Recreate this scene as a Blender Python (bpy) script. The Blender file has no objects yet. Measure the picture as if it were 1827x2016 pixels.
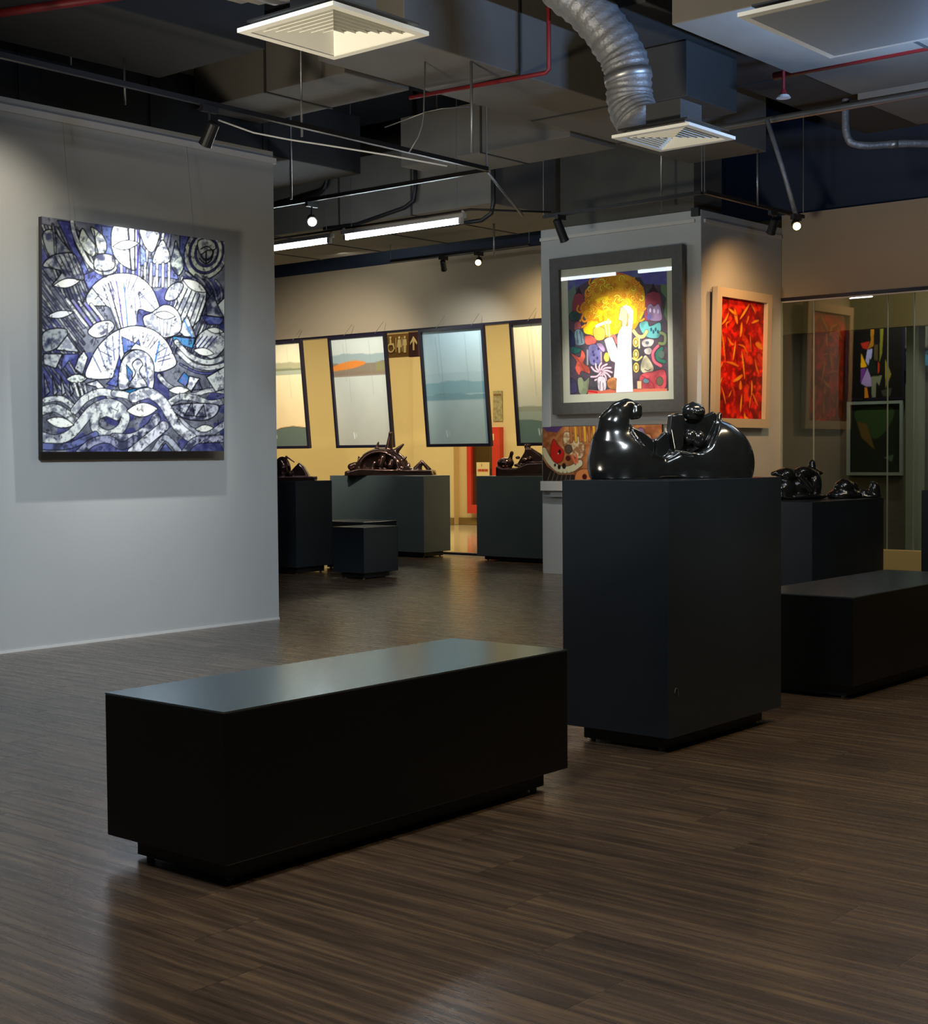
import bpy, math, random
import numpy as np
from mathutils import Vector, Matrix

random.seed(7)
sc = bpy.context.scene
COL = sc.collection
PI = math.pi

# ---------------------------------------------------------------- camera
YAW, PITCH, ROLL, FPX = 0.868547, -0.040505, -0.0081509, 2866.47
cd = bpy.data.cameras.new('camera')
cam = bpy.data.objects.new('camera', cd)
COL.objects.link(cam)
_f = Vector((math.cos(PITCH)*math.sin(YAW), math.cos(PITCH)*math.cos(YAW), math.sin(PITCH)))
_r = _f.cross(Vector((0, 0, 1))).normalized(); _u = _r.cross(_f)
_r2 = _r*math.cos(ROLL) + _u*math.sin(ROLL); _u2 = _u*math.cos(ROLL) - _r*math.sin(ROLL)
cam.matrix_world = Matrix(((_r2.x, _u2.x, -_f.x, 0), (_r2.y, _u2.y, -_f.y, 0), (_r2.z, _u2.z, -_f.z, 1.35), (0, 0, 0, 1)))
cd.sensor_fit = 'VERTICAL'; cd.sensor_height = 24.0
cd.lens = FPX/2016*24.0
cd.clip_end = 200
sc.camera = cam

# ---------------------------------------------------------------- world, exposure
w = bpy.data.worlds.new('world'); sc.world = w; w.use_nodes = True
w.node_tree.nodes['Background'].inputs[0].default_value = (0.8, 0.85, 1, 1)
w.node_tree.nodes['Background'].inputs[1].default_value = 0.01
sc.view_settings.view_transform = 'Standard'
sc.view_settings.look = 'None'
sc.view_settings.exposure = 0.0
sc.view_settings.gamma = 1.0
sc.view_settings.use_curve_mapping = False

def area(name, loc, target, size, power, col, size_y=None, spread=None, flat=None):
    l = bpy.data.lights.new(name, 'AREA'); l.energy = power; l.color = col
    l.shape = 'RECTANGLE'; l.size = size; l.size_y = size_y or size
    if spread: l.spread = spread
    o = bpy.data.objects.new(name, l); COL.objects.link(o); o.location = loc
    o.rotation_euler = (Vector(target)-Vector(loc)).to_track_quat('-Z', 'Y').to_euler() if flat is None else (0, 0, flat)
    return o

def spot(name, loc, target, power, col, angle=40, blend=0.6, rad=0.04, parent=None):
    l = bpy.data.lights.new(name, 'SPOT'); l.energy = power; l.color = col
    l.spot_size = math.radians(angle); l.spot_blend = blend; l.shadow_soft_size = rad
    o = bpy.data.objects.new(name, l); COL.objects.link(o); o.location = loc
    o.rotation_euler = (Vector(target)-Vector(loc)).to_track_quat('-Z', 'Y').to_euler()
    return o

# the gallery's ceiling lamps outside the frame, added fill lights and the mall corridor's ceiling panels
area('hall_lamp', (1.6, 2.6, 4.8), (1.6, 2.6, 0), 1.6, 120, (0.97, 0.97, 1.0), 0.6, flat=0)
area('hall_lamp', (6.4, 1.2, 4.6), (6.4, 1.2, 0), 1.8, 80, (1.0, 0.78, 0.50), 0.4, flat=0)
area('hall_lamp', (10.15, 3.2, 4.1), (10.15, 3.2, 0), 0.3, 16, (1.0, 0.80, 0.55), 1.2, flat=0)
area('ceiling_fill', (0.6, 5.0, 0.15), (7.2, 5.8, 3.7), 0.8, 58, (1.0, 0.90, 0.72), 0.8, 1.0)  # unseen fill aimed upward, added to brighten diffusers and duct undersides
area('beam_fill', (13.7, 4.6, 3.93), (14.7, 4.6, 3.35), 0.15, 9, (1.0, 0.58, 0.30), 5.5)  # unseen fill added to warm the beam over the right glass
area('floor_glint_fill', (5.55, 4.62, 4.25), (5.55, 4.62, 0), 0.3, 20, (0.82, 0.93, 1.0), 1.1, flat=0.8)  # unseen lamp added above the frame for the cool reflection on the floor
area('beam_fill', (13.6, 13.6, 3.93), (14.7, 13.6, 3.35), 0.15, 20, (0.95, 0.93, 0.80), 5.0)  # unseen fill added to lighten the beam over the far glass
area('corridor_panel', (18.0, 16.5, 4.6), (18, 16.5, 0), 1.2, 320, (1.0, 0.88, 0.64), 7.0, flat=0)
area('corridor_panel', (18.0, 25.0, 4.6), (18, 25, 0), 1.2, 320, (1.0, 0.88, 0.64), 8.0, flat=0)
area('back_room_panel', (16.0, 5.0, 4.0), (17.0, 6.5, 1.0), 1.0, 50, (1.0, 0.9, 0.66), 1.0)

# ---------------------------------------------------------------- materials
def mat(name, col, rough=0.6, metal=0.0, spec=0.5, noise=None, bump=None, coat=0.0, coat_rough=0.1, scale_xyz=(1, 1, 1)):
    """noise=(scale, amount, second_colour)  bump=(scale, strength)"""
    m = bpy.data.materials.new(name); m.use_nodes = True
    nt = m.node_tree; b = nt.nodes['Principled BSDF']
    b.inputs['Base Color'].default_value = (*col, 1); b.inputs['Roughness'].default_value = rough
    b.inputs['Metallic'].default_value = metal; b.inputs['Specular IOR Level'].default_value = spec
    b.inputs['Coat Weight'].default_value = coat; b.inputs['Coat Roughness'].default_value = coat_rough
    if noise or bump:
        g = nt.nodes.new('ShaderNodeNewGeometry'); mp = nt.nodes.new('ShaderNodeMapping')
        mp.inputs['Scale'].default_value = scale_xyz
        nt.links.new(g.outputs['Position'], mp.inputs['Vector'])
    if noise:
        n = nt.nodes.new('ShaderNodeTexNoise'); n.inputs['Scale'].default_value = noise[0]; n.inputs['Detail'].default_value = 5
        nt.links.new(mp.outputs[0], n.inputs['Vector'])
        r = nt.nodes.new('ShaderNodeValToRGB'); r.color_ramp.elements[0].position = 0.5-0.5*noise[1]; r.color_ramp.elements[1].position = 0.5+0.5*noise[1]
        r.color_ramp.elements[0].color = (*col, 1); r.color_ramp.elements[1].color = (*noise[2], 1)
        nt.links.new(n.outputs['Fac'], r.inputs[0]); nt.links.new(r.outputs[0], b.inputs['Base Color'])
    if bump:
        n = nt.nodes.new('ShaderNodeTexNoise'); n.inputs['Scale'].default_value = bump[0]; n.inputs['Detail'].default_value = 4
        nt.links.new(mp.outputs[0], n.inputs['Vector'])
        bp = nt.nodes.new('ShaderNodeBump'); bp.inputs['Strength'].default_value = bump[1]; bp.inputs['Distance'].default_value = 0.01
        nt.links.new(n.outputs['Fac'], bp.inputs['Height']); nt.links.new(bp.outputs[0], b.inputs['Normal'])
    return m

def emit(name, col, strength):
    m = bpy.data.materials.new(name); m.use_nodes = True; nt = m.node_tree
    b = nt.nodes['Principled BSDF']; b.inputs['Base Color'].default_value = (*col, 1)
    b.inputs['Emission Color'].default_value = (*col, 1); b.inputs['Emission Strength'].default_value = strength
    return m

M = {}
M['wall'] = mat('wall_paint', (0.44, 0.44, 0.41), 0.75, noise=(1.2, 0.6, (0.40, 0.40, 0.38)), bump=(60, 0.05))
M['wall_beige'] = mat('beige_paint', (0.40, 0.33, 0.24), 0.75, noise=(0.8, 0.6, (0.36, 0.30, 0.22)))
M['wall_dark'] = mat('dark_paint', (0.022, 0.035, 0.07), 0.8)
M['trim'] = mat('trim_paint', (0.62, 0.60, 0.55), 0.6)
M['column'] = mat('column_paint', (0.50, 0.52, 0.50), 0.7, noise=(1.5, 0.6, (0.46, 0.48, 0.47)))
M['concrete'] = mat('bare_concrete', (0.10, 0.095, 0.08), 0.9, noise=(3, 0.6, (0.075, 0.073, 0.066)), bump=(14, 0.2))
M['slab'] = mat('painted_slab', (0.05, 0.05, 0.052), 0.9, noise=(1.5, 0.7, (0.035, 0.037, 0.045)), bump=(9, 0.3))
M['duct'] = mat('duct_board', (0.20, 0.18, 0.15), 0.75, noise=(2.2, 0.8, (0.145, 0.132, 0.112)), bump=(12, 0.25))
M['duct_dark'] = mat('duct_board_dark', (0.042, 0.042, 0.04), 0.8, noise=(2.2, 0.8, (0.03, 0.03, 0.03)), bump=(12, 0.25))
M['foil'] = mat('duct_foil', (0.26, 0.26, 0.26), 0.5, metal=0.45, noise=(9, 0.5, (0.16, 0.16, 0.165)), bump=(26, 0.8))
M['black'] = mat('black_lacquer', (0.012, 0.012, 0.013), 0.45)
M['metal'] = mat('galvanised_metal', (0.35, 0.35, 0.34), 0.4, metal=0.8)
M['white_metal'] = mat('white_enamel', (0.84, 0.82, 0.72), 0.5)
M['white_plastic'] = mat('white_plastic', (0.6, 0.6, 0.58), 0.45)
M['red_pipe'] = mat('red_paint', (0.22, 0.015, 0.02), 0.5)
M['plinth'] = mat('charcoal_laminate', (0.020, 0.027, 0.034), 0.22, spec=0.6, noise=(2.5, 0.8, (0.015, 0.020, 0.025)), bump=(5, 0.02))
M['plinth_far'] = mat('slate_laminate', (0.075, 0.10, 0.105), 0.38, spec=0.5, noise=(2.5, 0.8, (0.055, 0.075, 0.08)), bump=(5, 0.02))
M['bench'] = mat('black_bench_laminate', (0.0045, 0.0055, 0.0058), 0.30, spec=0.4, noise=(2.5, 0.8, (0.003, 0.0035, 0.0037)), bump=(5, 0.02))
M['bench_sheen'] = mat('bench_laminate_sheen', (0.030, 0.038, 0.042), 0.21, spec=1.0, noise=(2.5, 0.8, (0.022, 0.028, 0.031)), bump=(5, 0.02))  # same laminate as the sides, with the bluish lamp sheen put into its colour
M['bench_sheen'].node_tree.nodes['Principled BSDF'].inputs['IOR'].default_value = 2.4
M['bench_sheen'].node_tree.nodes['Principled BSDF'].inputs['Specular Tint'].default_value = (0.70, 0.92, 1.0, 1)
M['panel_grey'] = mat('grey_panel', (0.30, 0.31, 0.30), 0.6)
M['base'] = mat('black_plinth_base', (0.008, 0.008, 0.009), 0.5)
M['bronze'] = mat('black_bronze', (0.016, 0.019, 0.019), 0.17, spec=0.8, noise=(14, 0.7, (0.008, 0.008, 0.007)), coat=0.5, coat_rough=0.08)
M['bronze_warm'] = mat('brown_bronze', (0.15, 0.085, 0.07), 0.14, metal=0.85, noise=(16, 0.6, (0.06, 0.035, 0.035)))
M['yellow_wall'] = mat('yellow_plaster', (0.72, 0.55, 0.24), 0.6, noise=(0.7, 0.6, (0.66, 0.50, 0.22)))
M['tile'] = mat('cream_tile', (0.62, 0.50, 0.28), 0.10, noise=(1.0, 0.5, (0.55, 0.44, 0.25)))
M['brown'] = mat('brown_skirting', (0.22, 0.13, 0.03), 0.3)
M['red'] = mat('red_enamel', (0.60, 0.045, 0.02), 0.35)
M['frame_black'] = mat('black_frame', (0.012, 0.010, 0.022), 0.35)
M['frame_grey'] = mat('grey_frame', (0.085, 0.082, 0.075), 0.55, noise=(20, 0.5, (0.065, 0.062, 0.055)))
M['frame_white'] = mat('white_frame', (0.55, 0.47, 0.34), 0.5)
M['mat_board'] = mat('cream_mount', (0.60, 0.60, 0.47), 0.7)
M['canvas_edge'] = mat('dark_canvas_edge', (0.02, 0.02, 0.025), 0.8)
M['sign_brown'] = mat('sign_brown', (0.20, 0.10, 0.02), 0.45)
M['sign_dark'] = mat('sign_maroon', (0.05, 0.012, 0.012), 0.45)
M['sign_cream'] = mat('sign_cream', (0.75, 0.60, 0.30), 0.5)
M['paper'] = mat('poster_paper', (0.42, 0.36, 0.16), 0.8, noise=(22, 0.3, (0.24, 0.20, 0.09)))
M['label'] = mat('label_paper', (0.72, 0.55, 0.25), 0.8)
M['label_red'] = mat('label_red', (0.55, 0.10, 0.03), 0.8)
M['tube'] = emit('fluorescent_tube', (0.84, 0.93, 1.0), 38)
M['lamp_cool'] = emit('spot_lens_cool', (1.0, 0.97, 0.92), 60)
M['lamp_warm'] = emit('spot_lens_warm', (1.0, 0.62, 0.22), 40)
M['brass'] = mat('kerb_cream', (0.62, 0.50, 0.18), 0.5)
M['soffit'] = mat('soffit_olive', (0.36, 0.30, 0.16), 0.7)
M['dim_wall'] = mat('dim_grey_wall', (0.10, 0.10, 0.075), 0.8)
M['green_trim'] = mat('pale_green_paint', (0.26, 0.32, 0.28), 0.6)

def glass(name, tint, refl=1.0, rough=0.0):
    m = bpy.data.materials.new(name); m.use_nodes = True; nt = m.node_tree
    for n in list(nt.nodes):
        if n.type == 'BSDF_PRINCIPLED': nt.nodes.remove(n)
    out = [n for n in nt.nodes if n.type == 'OUTPUT_MATERIAL'][0]
    t = nt.nodes.new('ShaderNodeBsdfTransparent'); t.inputs[0].default_value = (*tint, 1)
    g = nt.nodes.new('ShaderNodeBsdfGlossy'); g.inputs['Roughness'].default_value = rough; g.inputs[0].default_value = (1, 1, 1, 1)
    lw = nt.nodes.new('ShaderNodeLayerWeight'); lw.inputs['Blend'].default_value = 0.5
    pw = nt.nodes.new('ShaderNodeMath'); pw.operation = 'POWER'; pw.inputs[1].default_value = 5
    fr = nt.nodes.new('ShaderNodeMath'); fr.operation = 'MULTIPLY_ADD'; fr.inputs[1].default_value = 0.96; fr.inputs[2].default_value = 0.04
    nt.links.new(lw.outputs['Facing'], pw.inputs[0]); nt.links.new(pw.outputs[0], fr.inputs[0])
    mu = nt.nodes.new('ShaderNodeMath'); mu.operation = 'MULTIPLY'; mu.inputs[1].default_value = refl; mu.use_clamp = True
    mx = nt.nodes.new('ShaderNodeMixShader')
    nt.links.new(fr.outputs[0], mu.inputs[0]); nt.links.new(mu.outputs[0], mx.inputs[0])
    nt.links.new(t.outputs[0], mx.inputs[1]); nt.links.new(g.outputs[0], mx.inputs[2]); nt.links.new(mx.outputs[0], out.inputs[0])
    return m
M['glass'] = glass('clear_glass', (0.97, 0.98, 0.97), 1.0)
M['glass_soft'] = glass('picture_glass', (0.98, 0.98, 0.98), 0.35)
M['glass_dark'] = glass('tinted_glass', (0.86, 0.88, 0.84), 1.7)

def plank_mat():
    m = bpy.data.materials.new('wood_vinyl'); m.use_nodes = True; nt = m.node_tree; b = nt.nodes['Principled BSDF']
    g = nt.nodes.new('ShaderNodeNewGeometry'); oi = nt.nodes.new('ShaderNodeObjectInfo')
    mp = nt.nodes.new('ShaderNodeMapping'); mp.inputs['Scale'].default_value = (34, 1.6, 1)
    ad = nt.nodes.new('ShaderNodeVectorMath'); ad.operation = 'ADD'
    sc3 = nt.nodes.new('ShaderNodeMath'); sc3.operation = 'MULTIPLY'; sc3.inputs[1].default_value = 40
    nt.links.new(oi.outputs['Random'], sc3.inputs[0]); cb = nt.nodes.new('ShaderNodeCombineXYZ'); nt.links.new(sc3.outputs[0], cb.inputs[2])
    nt.links.new(g.outputs['Position'], mp.inputs[0]); nt.links.new(mp.outputs[0], ad.inputs[0]); nt.links.new(cb.outputs[0], ad.inputs[1])
    n = nt.nodes.new('ShaderNodeTexNoise'); n.inputs['Scale'].default_value = 1.0; n.inputs['Detail'].default_value = 6; n.inputs['Roughness'].default_value = 0.62
    nt.links.new(ad.outputs[0], n.inputs['Vector'])
    r = nt.nodes.new('ShaderNodeValToRGB'); e = r.color_ramp.elements
    e[0].position = 0.30; e[0].color = (0.034, 0.024, 0.014, 1); e[1].position = 0.72; e[1].color = (0.185, 0.122, 0.066, 1)
    k = e.new(0.5); k.color = (0.085, 0.056, 0.036, 1)
    nt.links.new(n.outputs['Fac'], r.inputs[0])
    mr = nt.nodes.new('ShaderNodeMapRange'); mr.inputs[3].default_value = 0.84; mr.inputs[4].default_value = 1.14
    nt.links.new(oi.outputs['Random'], mr.inputs[0])
    vm = nt.nodes.new('ShaderNodeVectorMath'); vm.operation = 'SCALE'
    nt.links.new(r.outputs[0], vm.inputs[0]); nt.links.new(mr.outputs[0], vm.inputs['Scale']); nt.links.new(vm.outputs[0], b.inputs['Base Color'])
    rr = nt.nodes.new('ShaderNodeMapRange'); rr.inputs[3].default_value = 0.34; rr.inputs[4].default_value = 0.20
    nt.links.new(n.outputs['Fac'], rr.inputs[0]); nt.links.new(rr.outputs[0], b.inputs['Roughness'])
    bp = nt.nodes.new('ShaderNodeBump'); bp.inputs['Strength'].default_value = 0.12; bp.inputs['Distance'].default_value = 0.004
    nt.links.new(n.outputs['Fac'], bp.inputs['Height']); nt.links.new(bp.outputs[0], b.inputs['Normal'])
    b.inputs['Specular IOR Level'].default_value = 0.75
    return m
M['plank'] = plank_mat()
M['joint'] = mat('pale_joint', (0.22, 0.18, 0.13), 0.5)

def paint_mat():
    m = bpy.data.materials.new('artist_paint'); m.use_nodes = True; nt = m.node_tree; b = nt.nodes['Principled BSDF']
    a = nt.nodes.new('ShaderNodeAttribute'); a.attribute_name = 'paint'
    nt.links.new(a.outputs['Color'], b.inputs['Base Color']); b.inputs['Roughness'].default_value = 0.6; b.inputs['Specular IOR Level'].default_value = 0.3
    return m
M['paint'] = paint_mat()

# ---------------------------------------------------------------- mesh helpers
def link(name, me, m, parent=None, smooth=False):
    o = bpy.data.objects.new(name, me); COL.objects.link(o)
    if m and not me.materials: me.materials.append(m)
    if parent: o.parent = parent
    if smooth:
        me.polygons.foreach_set('use_smooth', [True]*len(me.polygons))
    return o

def tag(o, label=None, cat=None, group=None, kind=None):
    if label: o['label'] = label
    if cat: o['category'] = cat
    if group: o['group'] = group
    if kind: o['kind'] = kind
    return o

def thing(name, label, cat, loc=(0, 0, 0), rz=0, group=None):
    o = bpy.data.objects.new(name, None); COL.objects.link(o); o.location = loc; o.rotation_euler = (0, 0, rz)
    o.empty_display_size = 0.05
    return tag(o, label, cat, group)

class MB:
    """collects shapes, builds ONE mesh object"""
    def __init__(s): s.v = []; s.f = []
    def add(s, v, f):
        n = len(s.v); s.v += [tuple(p) for p in v]; s.f += [tuple(i+n for i in q) for q in f]; return s
    def box(s, a, b, bev=0.0):
        (x0, y0, z0), (x1, y1, z1) = a, b
        if bev <= 0:
            v = [(x0, y0, z0), (x1, y0, z0), (x1, y1, z0), (x0, y1, z0), (x0, y0, z1), (x1, y0, z1), (x1, y1, z1), (x0, y1, z1)]
            return s.add(v, [(0, 3, 2, 1), (4, 5, 6, 7), (0, 1, 5, 4), (1, 2, 6, 5), (2, 3, 7, 6), (3, 0, 4, 7)])
        import bmesh
        bm = bmesh.new(); bmesh.ops.create_cube(bm, size=1)
        for q in bm.verts: q.co = Vector((x0+(q.co.x+.5)*(x1-x0), y0+(q.co.y+.5)*(y1-y0), z0+(q.co.z+.5)*(z1-z0)))
        bmesh.ops.bevel(bm, geom=bm.edges[:], offset=bev, segments=2, affect='EDGES', profile=0.5)
        bm.verts.index_update()
        s.add([q.co for q in bm.verts], [[q.index for q in f.verts] for f in bm.faces]); bm.free(); return s
    def tube(s, pts, r, n=10, caps=True):
        pts = [Vector(p) for p in pts]; rs = r if isinstance(r, (list, tuple)) else [r]*len(pts)
        up = None; rings = []
        for i, p in enumerate(pts):
            d = (pts[min(i+1, len(pts)-1)]-pts[max(i-1, 0)]).normalized()
            if up is None:
                up = Vector((0, 0, 1)) if abs(d.z) < 0.9 else Vector((1, 0, 0))
            a = d.cross(up).normalized(); up = a.cross(d).normalized()
            rings.append([p+(a*math.cos(2*PI*k/n)+up*math.sin(2*PI*k/n))*rs[i] for k in range(n)])
        v = [q for g in rings for q in g]; f = []
        for i in range(len(rings)-1):
            for k in range(n):
                f.append((i*n+k, i*n+(k+1) % n, (i+1)*n+(k+1) % n, (i+1)*n+k))
        if caps:
            f.append(tuple(range(n-1, -1, -1))); f.append(tuple((len(rings)-1)*n+k for k in range(n)))
        return s.add(v, f)
    def ball(s, c, r, n=10):
        v = []; f = []; m = n//2+1
        for i in range(m+1):
            t = PI*i/m
            for k in range(n): v.append((c[0]+r*math.sin(t)*math.cos(2*PI*k/n), c[1]+r*math.sin(t)*math.sin(2*PI*k/n), c[2]+r*math.cos(t)))
        for i in range(m):
            for k in range(n): f.append((i*n+k, (i+1)*n+k, (i+1)*n+(k+1) % n, i*n+(k+1) % n))
        return s.add(v, f)
    def prism(s, poly, M4, t):
        """2D outline (a,b) extruded by t; M4 maps (a,b,depth) to space"""
        n = len(poly); v = [M4(a, b, 0) for a, b in poly]+[M4(a, b, t) for a, b in poly]
        f = [tuple(range(n)), tuple(range(2*n-1, n-1, -1))]+[(i, i+n, (i+1) % n+n, (i+1) % n) for i in range(n)]
        return s.add(v, f)
    def build(s, name, m, parent=None, smooth=False):
        me = bpy.data.meshes.new(name); me.from_pydata([tuple(p) for p in s.v], [], s.f); me.update()
        return link(name, me, m, parent, smooth)

def box(name, a, b, m, parent=None, bev=0.0): return MB().box(a, b, bev).build(name, m, parent)
def struct(name, a, b, m, parent=None):
    o = box(name, a, b, m, parent)
    if not parent: o['kind'] = 'structure'
    return o

# ---------------------------------------------------------------- signed-distance modelling (for the sculptures)
def surface_net(F, lo, hi, h):
    n = [int(math.ceil((hi[i]-lo[i])/h))+1 for i in range(3)]
    ax = [lo[i]+h*np.arange(n[i]) for i in range(3)]
    X, Y, Z = np.meshgrid(*ax, indexing='ij'); S = F(X, Y, Z).astype(np.float32)
    ins = S < 0
    nx, ny, nz = n
    cnt = np.zeros((nx-1, ny-1, nz-1), np.float32); acc = np.zeros((nx-1, ny-1, nz-1, 3), np.float32)
    for axis in range(3):
        a = [slice(None)]*3; b = [slice(None)]*3; a[axis] = slice(0, -1); b[axis] = slice(1, None)
        sa, sb = S[tuple(a)], S[tuple(b)]; cr = (sa < 0) != (sb < 0)
        with np.errstate(divide='ignore', invalid='ignore'): t = np.where(cr, sa/(sa-sb), 0)
        others = [i for i in range(3) if i != axis]
        for d0 in (0, 1):
            for d1 in (0, 1):
                sl = [slice(None)]*3
                sl[others[0]] = slice(d0, d0+cnt.shape[others[0]]); sl[others[1]] = slice(d1, d1+cnt.shape[others[1]])
                c = cr[tuple(sl)]; tt = t[tuple(sl)]
                cnt += c; acc[..., axis] += np.where(c, tt, 0)
                acc[..., others[0]] += np.where(c, d0, 0); acc[..., others[1]] += np.where(c, d1, 0)
    act = cnt > 0; idx = -np.ones(cnt.shape, np.int64); idx[act] = np.arange(act.sum())
    ii = np.argwhere(act); P = (acc[act]/cnt[act][:, None]+ii)*h+np.array(lo)
    quads = []
    for axis in range(3):
        a = [slice(None)]*3; b = [slice(None)]*3; a[axis] = slice(0, -1); b[axis] = slice(1, None)
        cr = ins[tuple(a)] != ins[tuple(b)]; flip = ins[tuple(a)]
        e = np.argwhere(cr); o1, o2 = [(1, 2), (2, 0), (0, 1)][axis]
        ok = (e[:, o1] > 0) & (e[:, o2] > 0) & (e[:, o1] < n[o1]-1) & (e[:, o2] < n[o2]-1); e = e[ok]
        fl = flip[tuple(e.T)]
        def g(d1, d2):
            q = e.copy(); q[:, o1] += d1; q[:, o2] += d2; return idx[tuple(q.T)]
        q = np.stack([g(-1, -1), g(0, -1), g(0, 0), g(-1, 0)], 1); q[~fl] = q[~fl][:, ::-1]
        quads.append(q)
    return P, np.concatenate(quads)

def np_mesh(name, V, Q):
    me = bpy.data.meshes.new(name); me.vertices.add(len(V)); me.vertices.foreach_set('co', np.asarray(V, np.float32).ravel())
    me.loops.add(len(Q)*4); me.loops.foreach_set('vertex_index', np.asarray(Q, np.int32).ravel())
    me.polygons.add(len(Q)); me.polygons.foreach_set('loop_start', np.arange(0, len(Q)*4, 4, dtype=np.int32))
    me.polygons.foreach_set('use_smooth', np.ones(len(Q), bool)); me.update(calc_edges=True); me.validate()
    return me

def smin(a, b, k): 
    h = np.clip(0.5+0.5*(b-a)/k, 0, 1); return b*(1-h)+a*h-k*h*(1-h)
def smax(a, b, k): return -smin(-a, -b, k)
def ell(X, Y, Z, c, r):
    q = np.sqrt(((X-c[0])/r[0])**2+((Y-c[1])/r[1])**2+((Z-c[2])/r[2])**2); return (q-1)*min(r)
def cap(X, Y, Z, a, b, ra, rb):
    ba = [b[i]-a[i] for i in range(3)]; L = sum(x*x for x in ba) or 1e-9
    t = np.clip(((X-a[0])*ba[0]+(Y-a[1])*ba[1]+(Z-a[2])*ba[2])/L, 0, 1)
    return np.sqrt((X-a[0]-ba[0]*t)**2+(Y-a[1]-ba[1]*t)**2+(Z-a[2]-ba[2]*t)**2)-(ra+(rb-ra)*t)
def chain(X, Y, Z, pts, rs, k=0.01):
    d = None
    for i in range(len(pts)-1):
        c = cap(X, Y, Z, pts[i], pts[i+1], rs[i], rs[i+1]); d = c if d is None else smin(d, c, k)
    return d
def poly2(X, Z, P):
    P = np.array(P, float); d = np.full(X.shape, 1e9); s = np.ones(X.shape)
    n = len(P)
    for i in range(n):
        a, b = P[i], P[i-1]; e = b-a; wx = X-a[0]; wz = Z-a[1]
        t = np.clip((wx*e[0]+wz*e[1])/(e@e), 0, 1); d = np.minimum(d, (wx-e[0]*t)**2+(wz-e[1]*t)**2)
        c1 = Z >= a[1]; c2 = Z < b[1]; c3 = e[0]*wz > e[1]*wx
        s = np.where((c1 & c2 & c3) | (~c1 & ~c2 & ~c3), -s, s)
    return s*np.sqrt(d)
def slab2(X, Y, Z, P, y0, y1, rnd=0.0):
    d = poly2(X, Z, P)+rnd; e = np.abs(Y-(y0+y1)/2)-(y1-y0)/2+rnd
    return np.minimum(np.maximum(d, e), 0)+np.sqrt(np.maximum(d, 0)**2+np.maximum(e, 0)**2)-rnd

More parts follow.
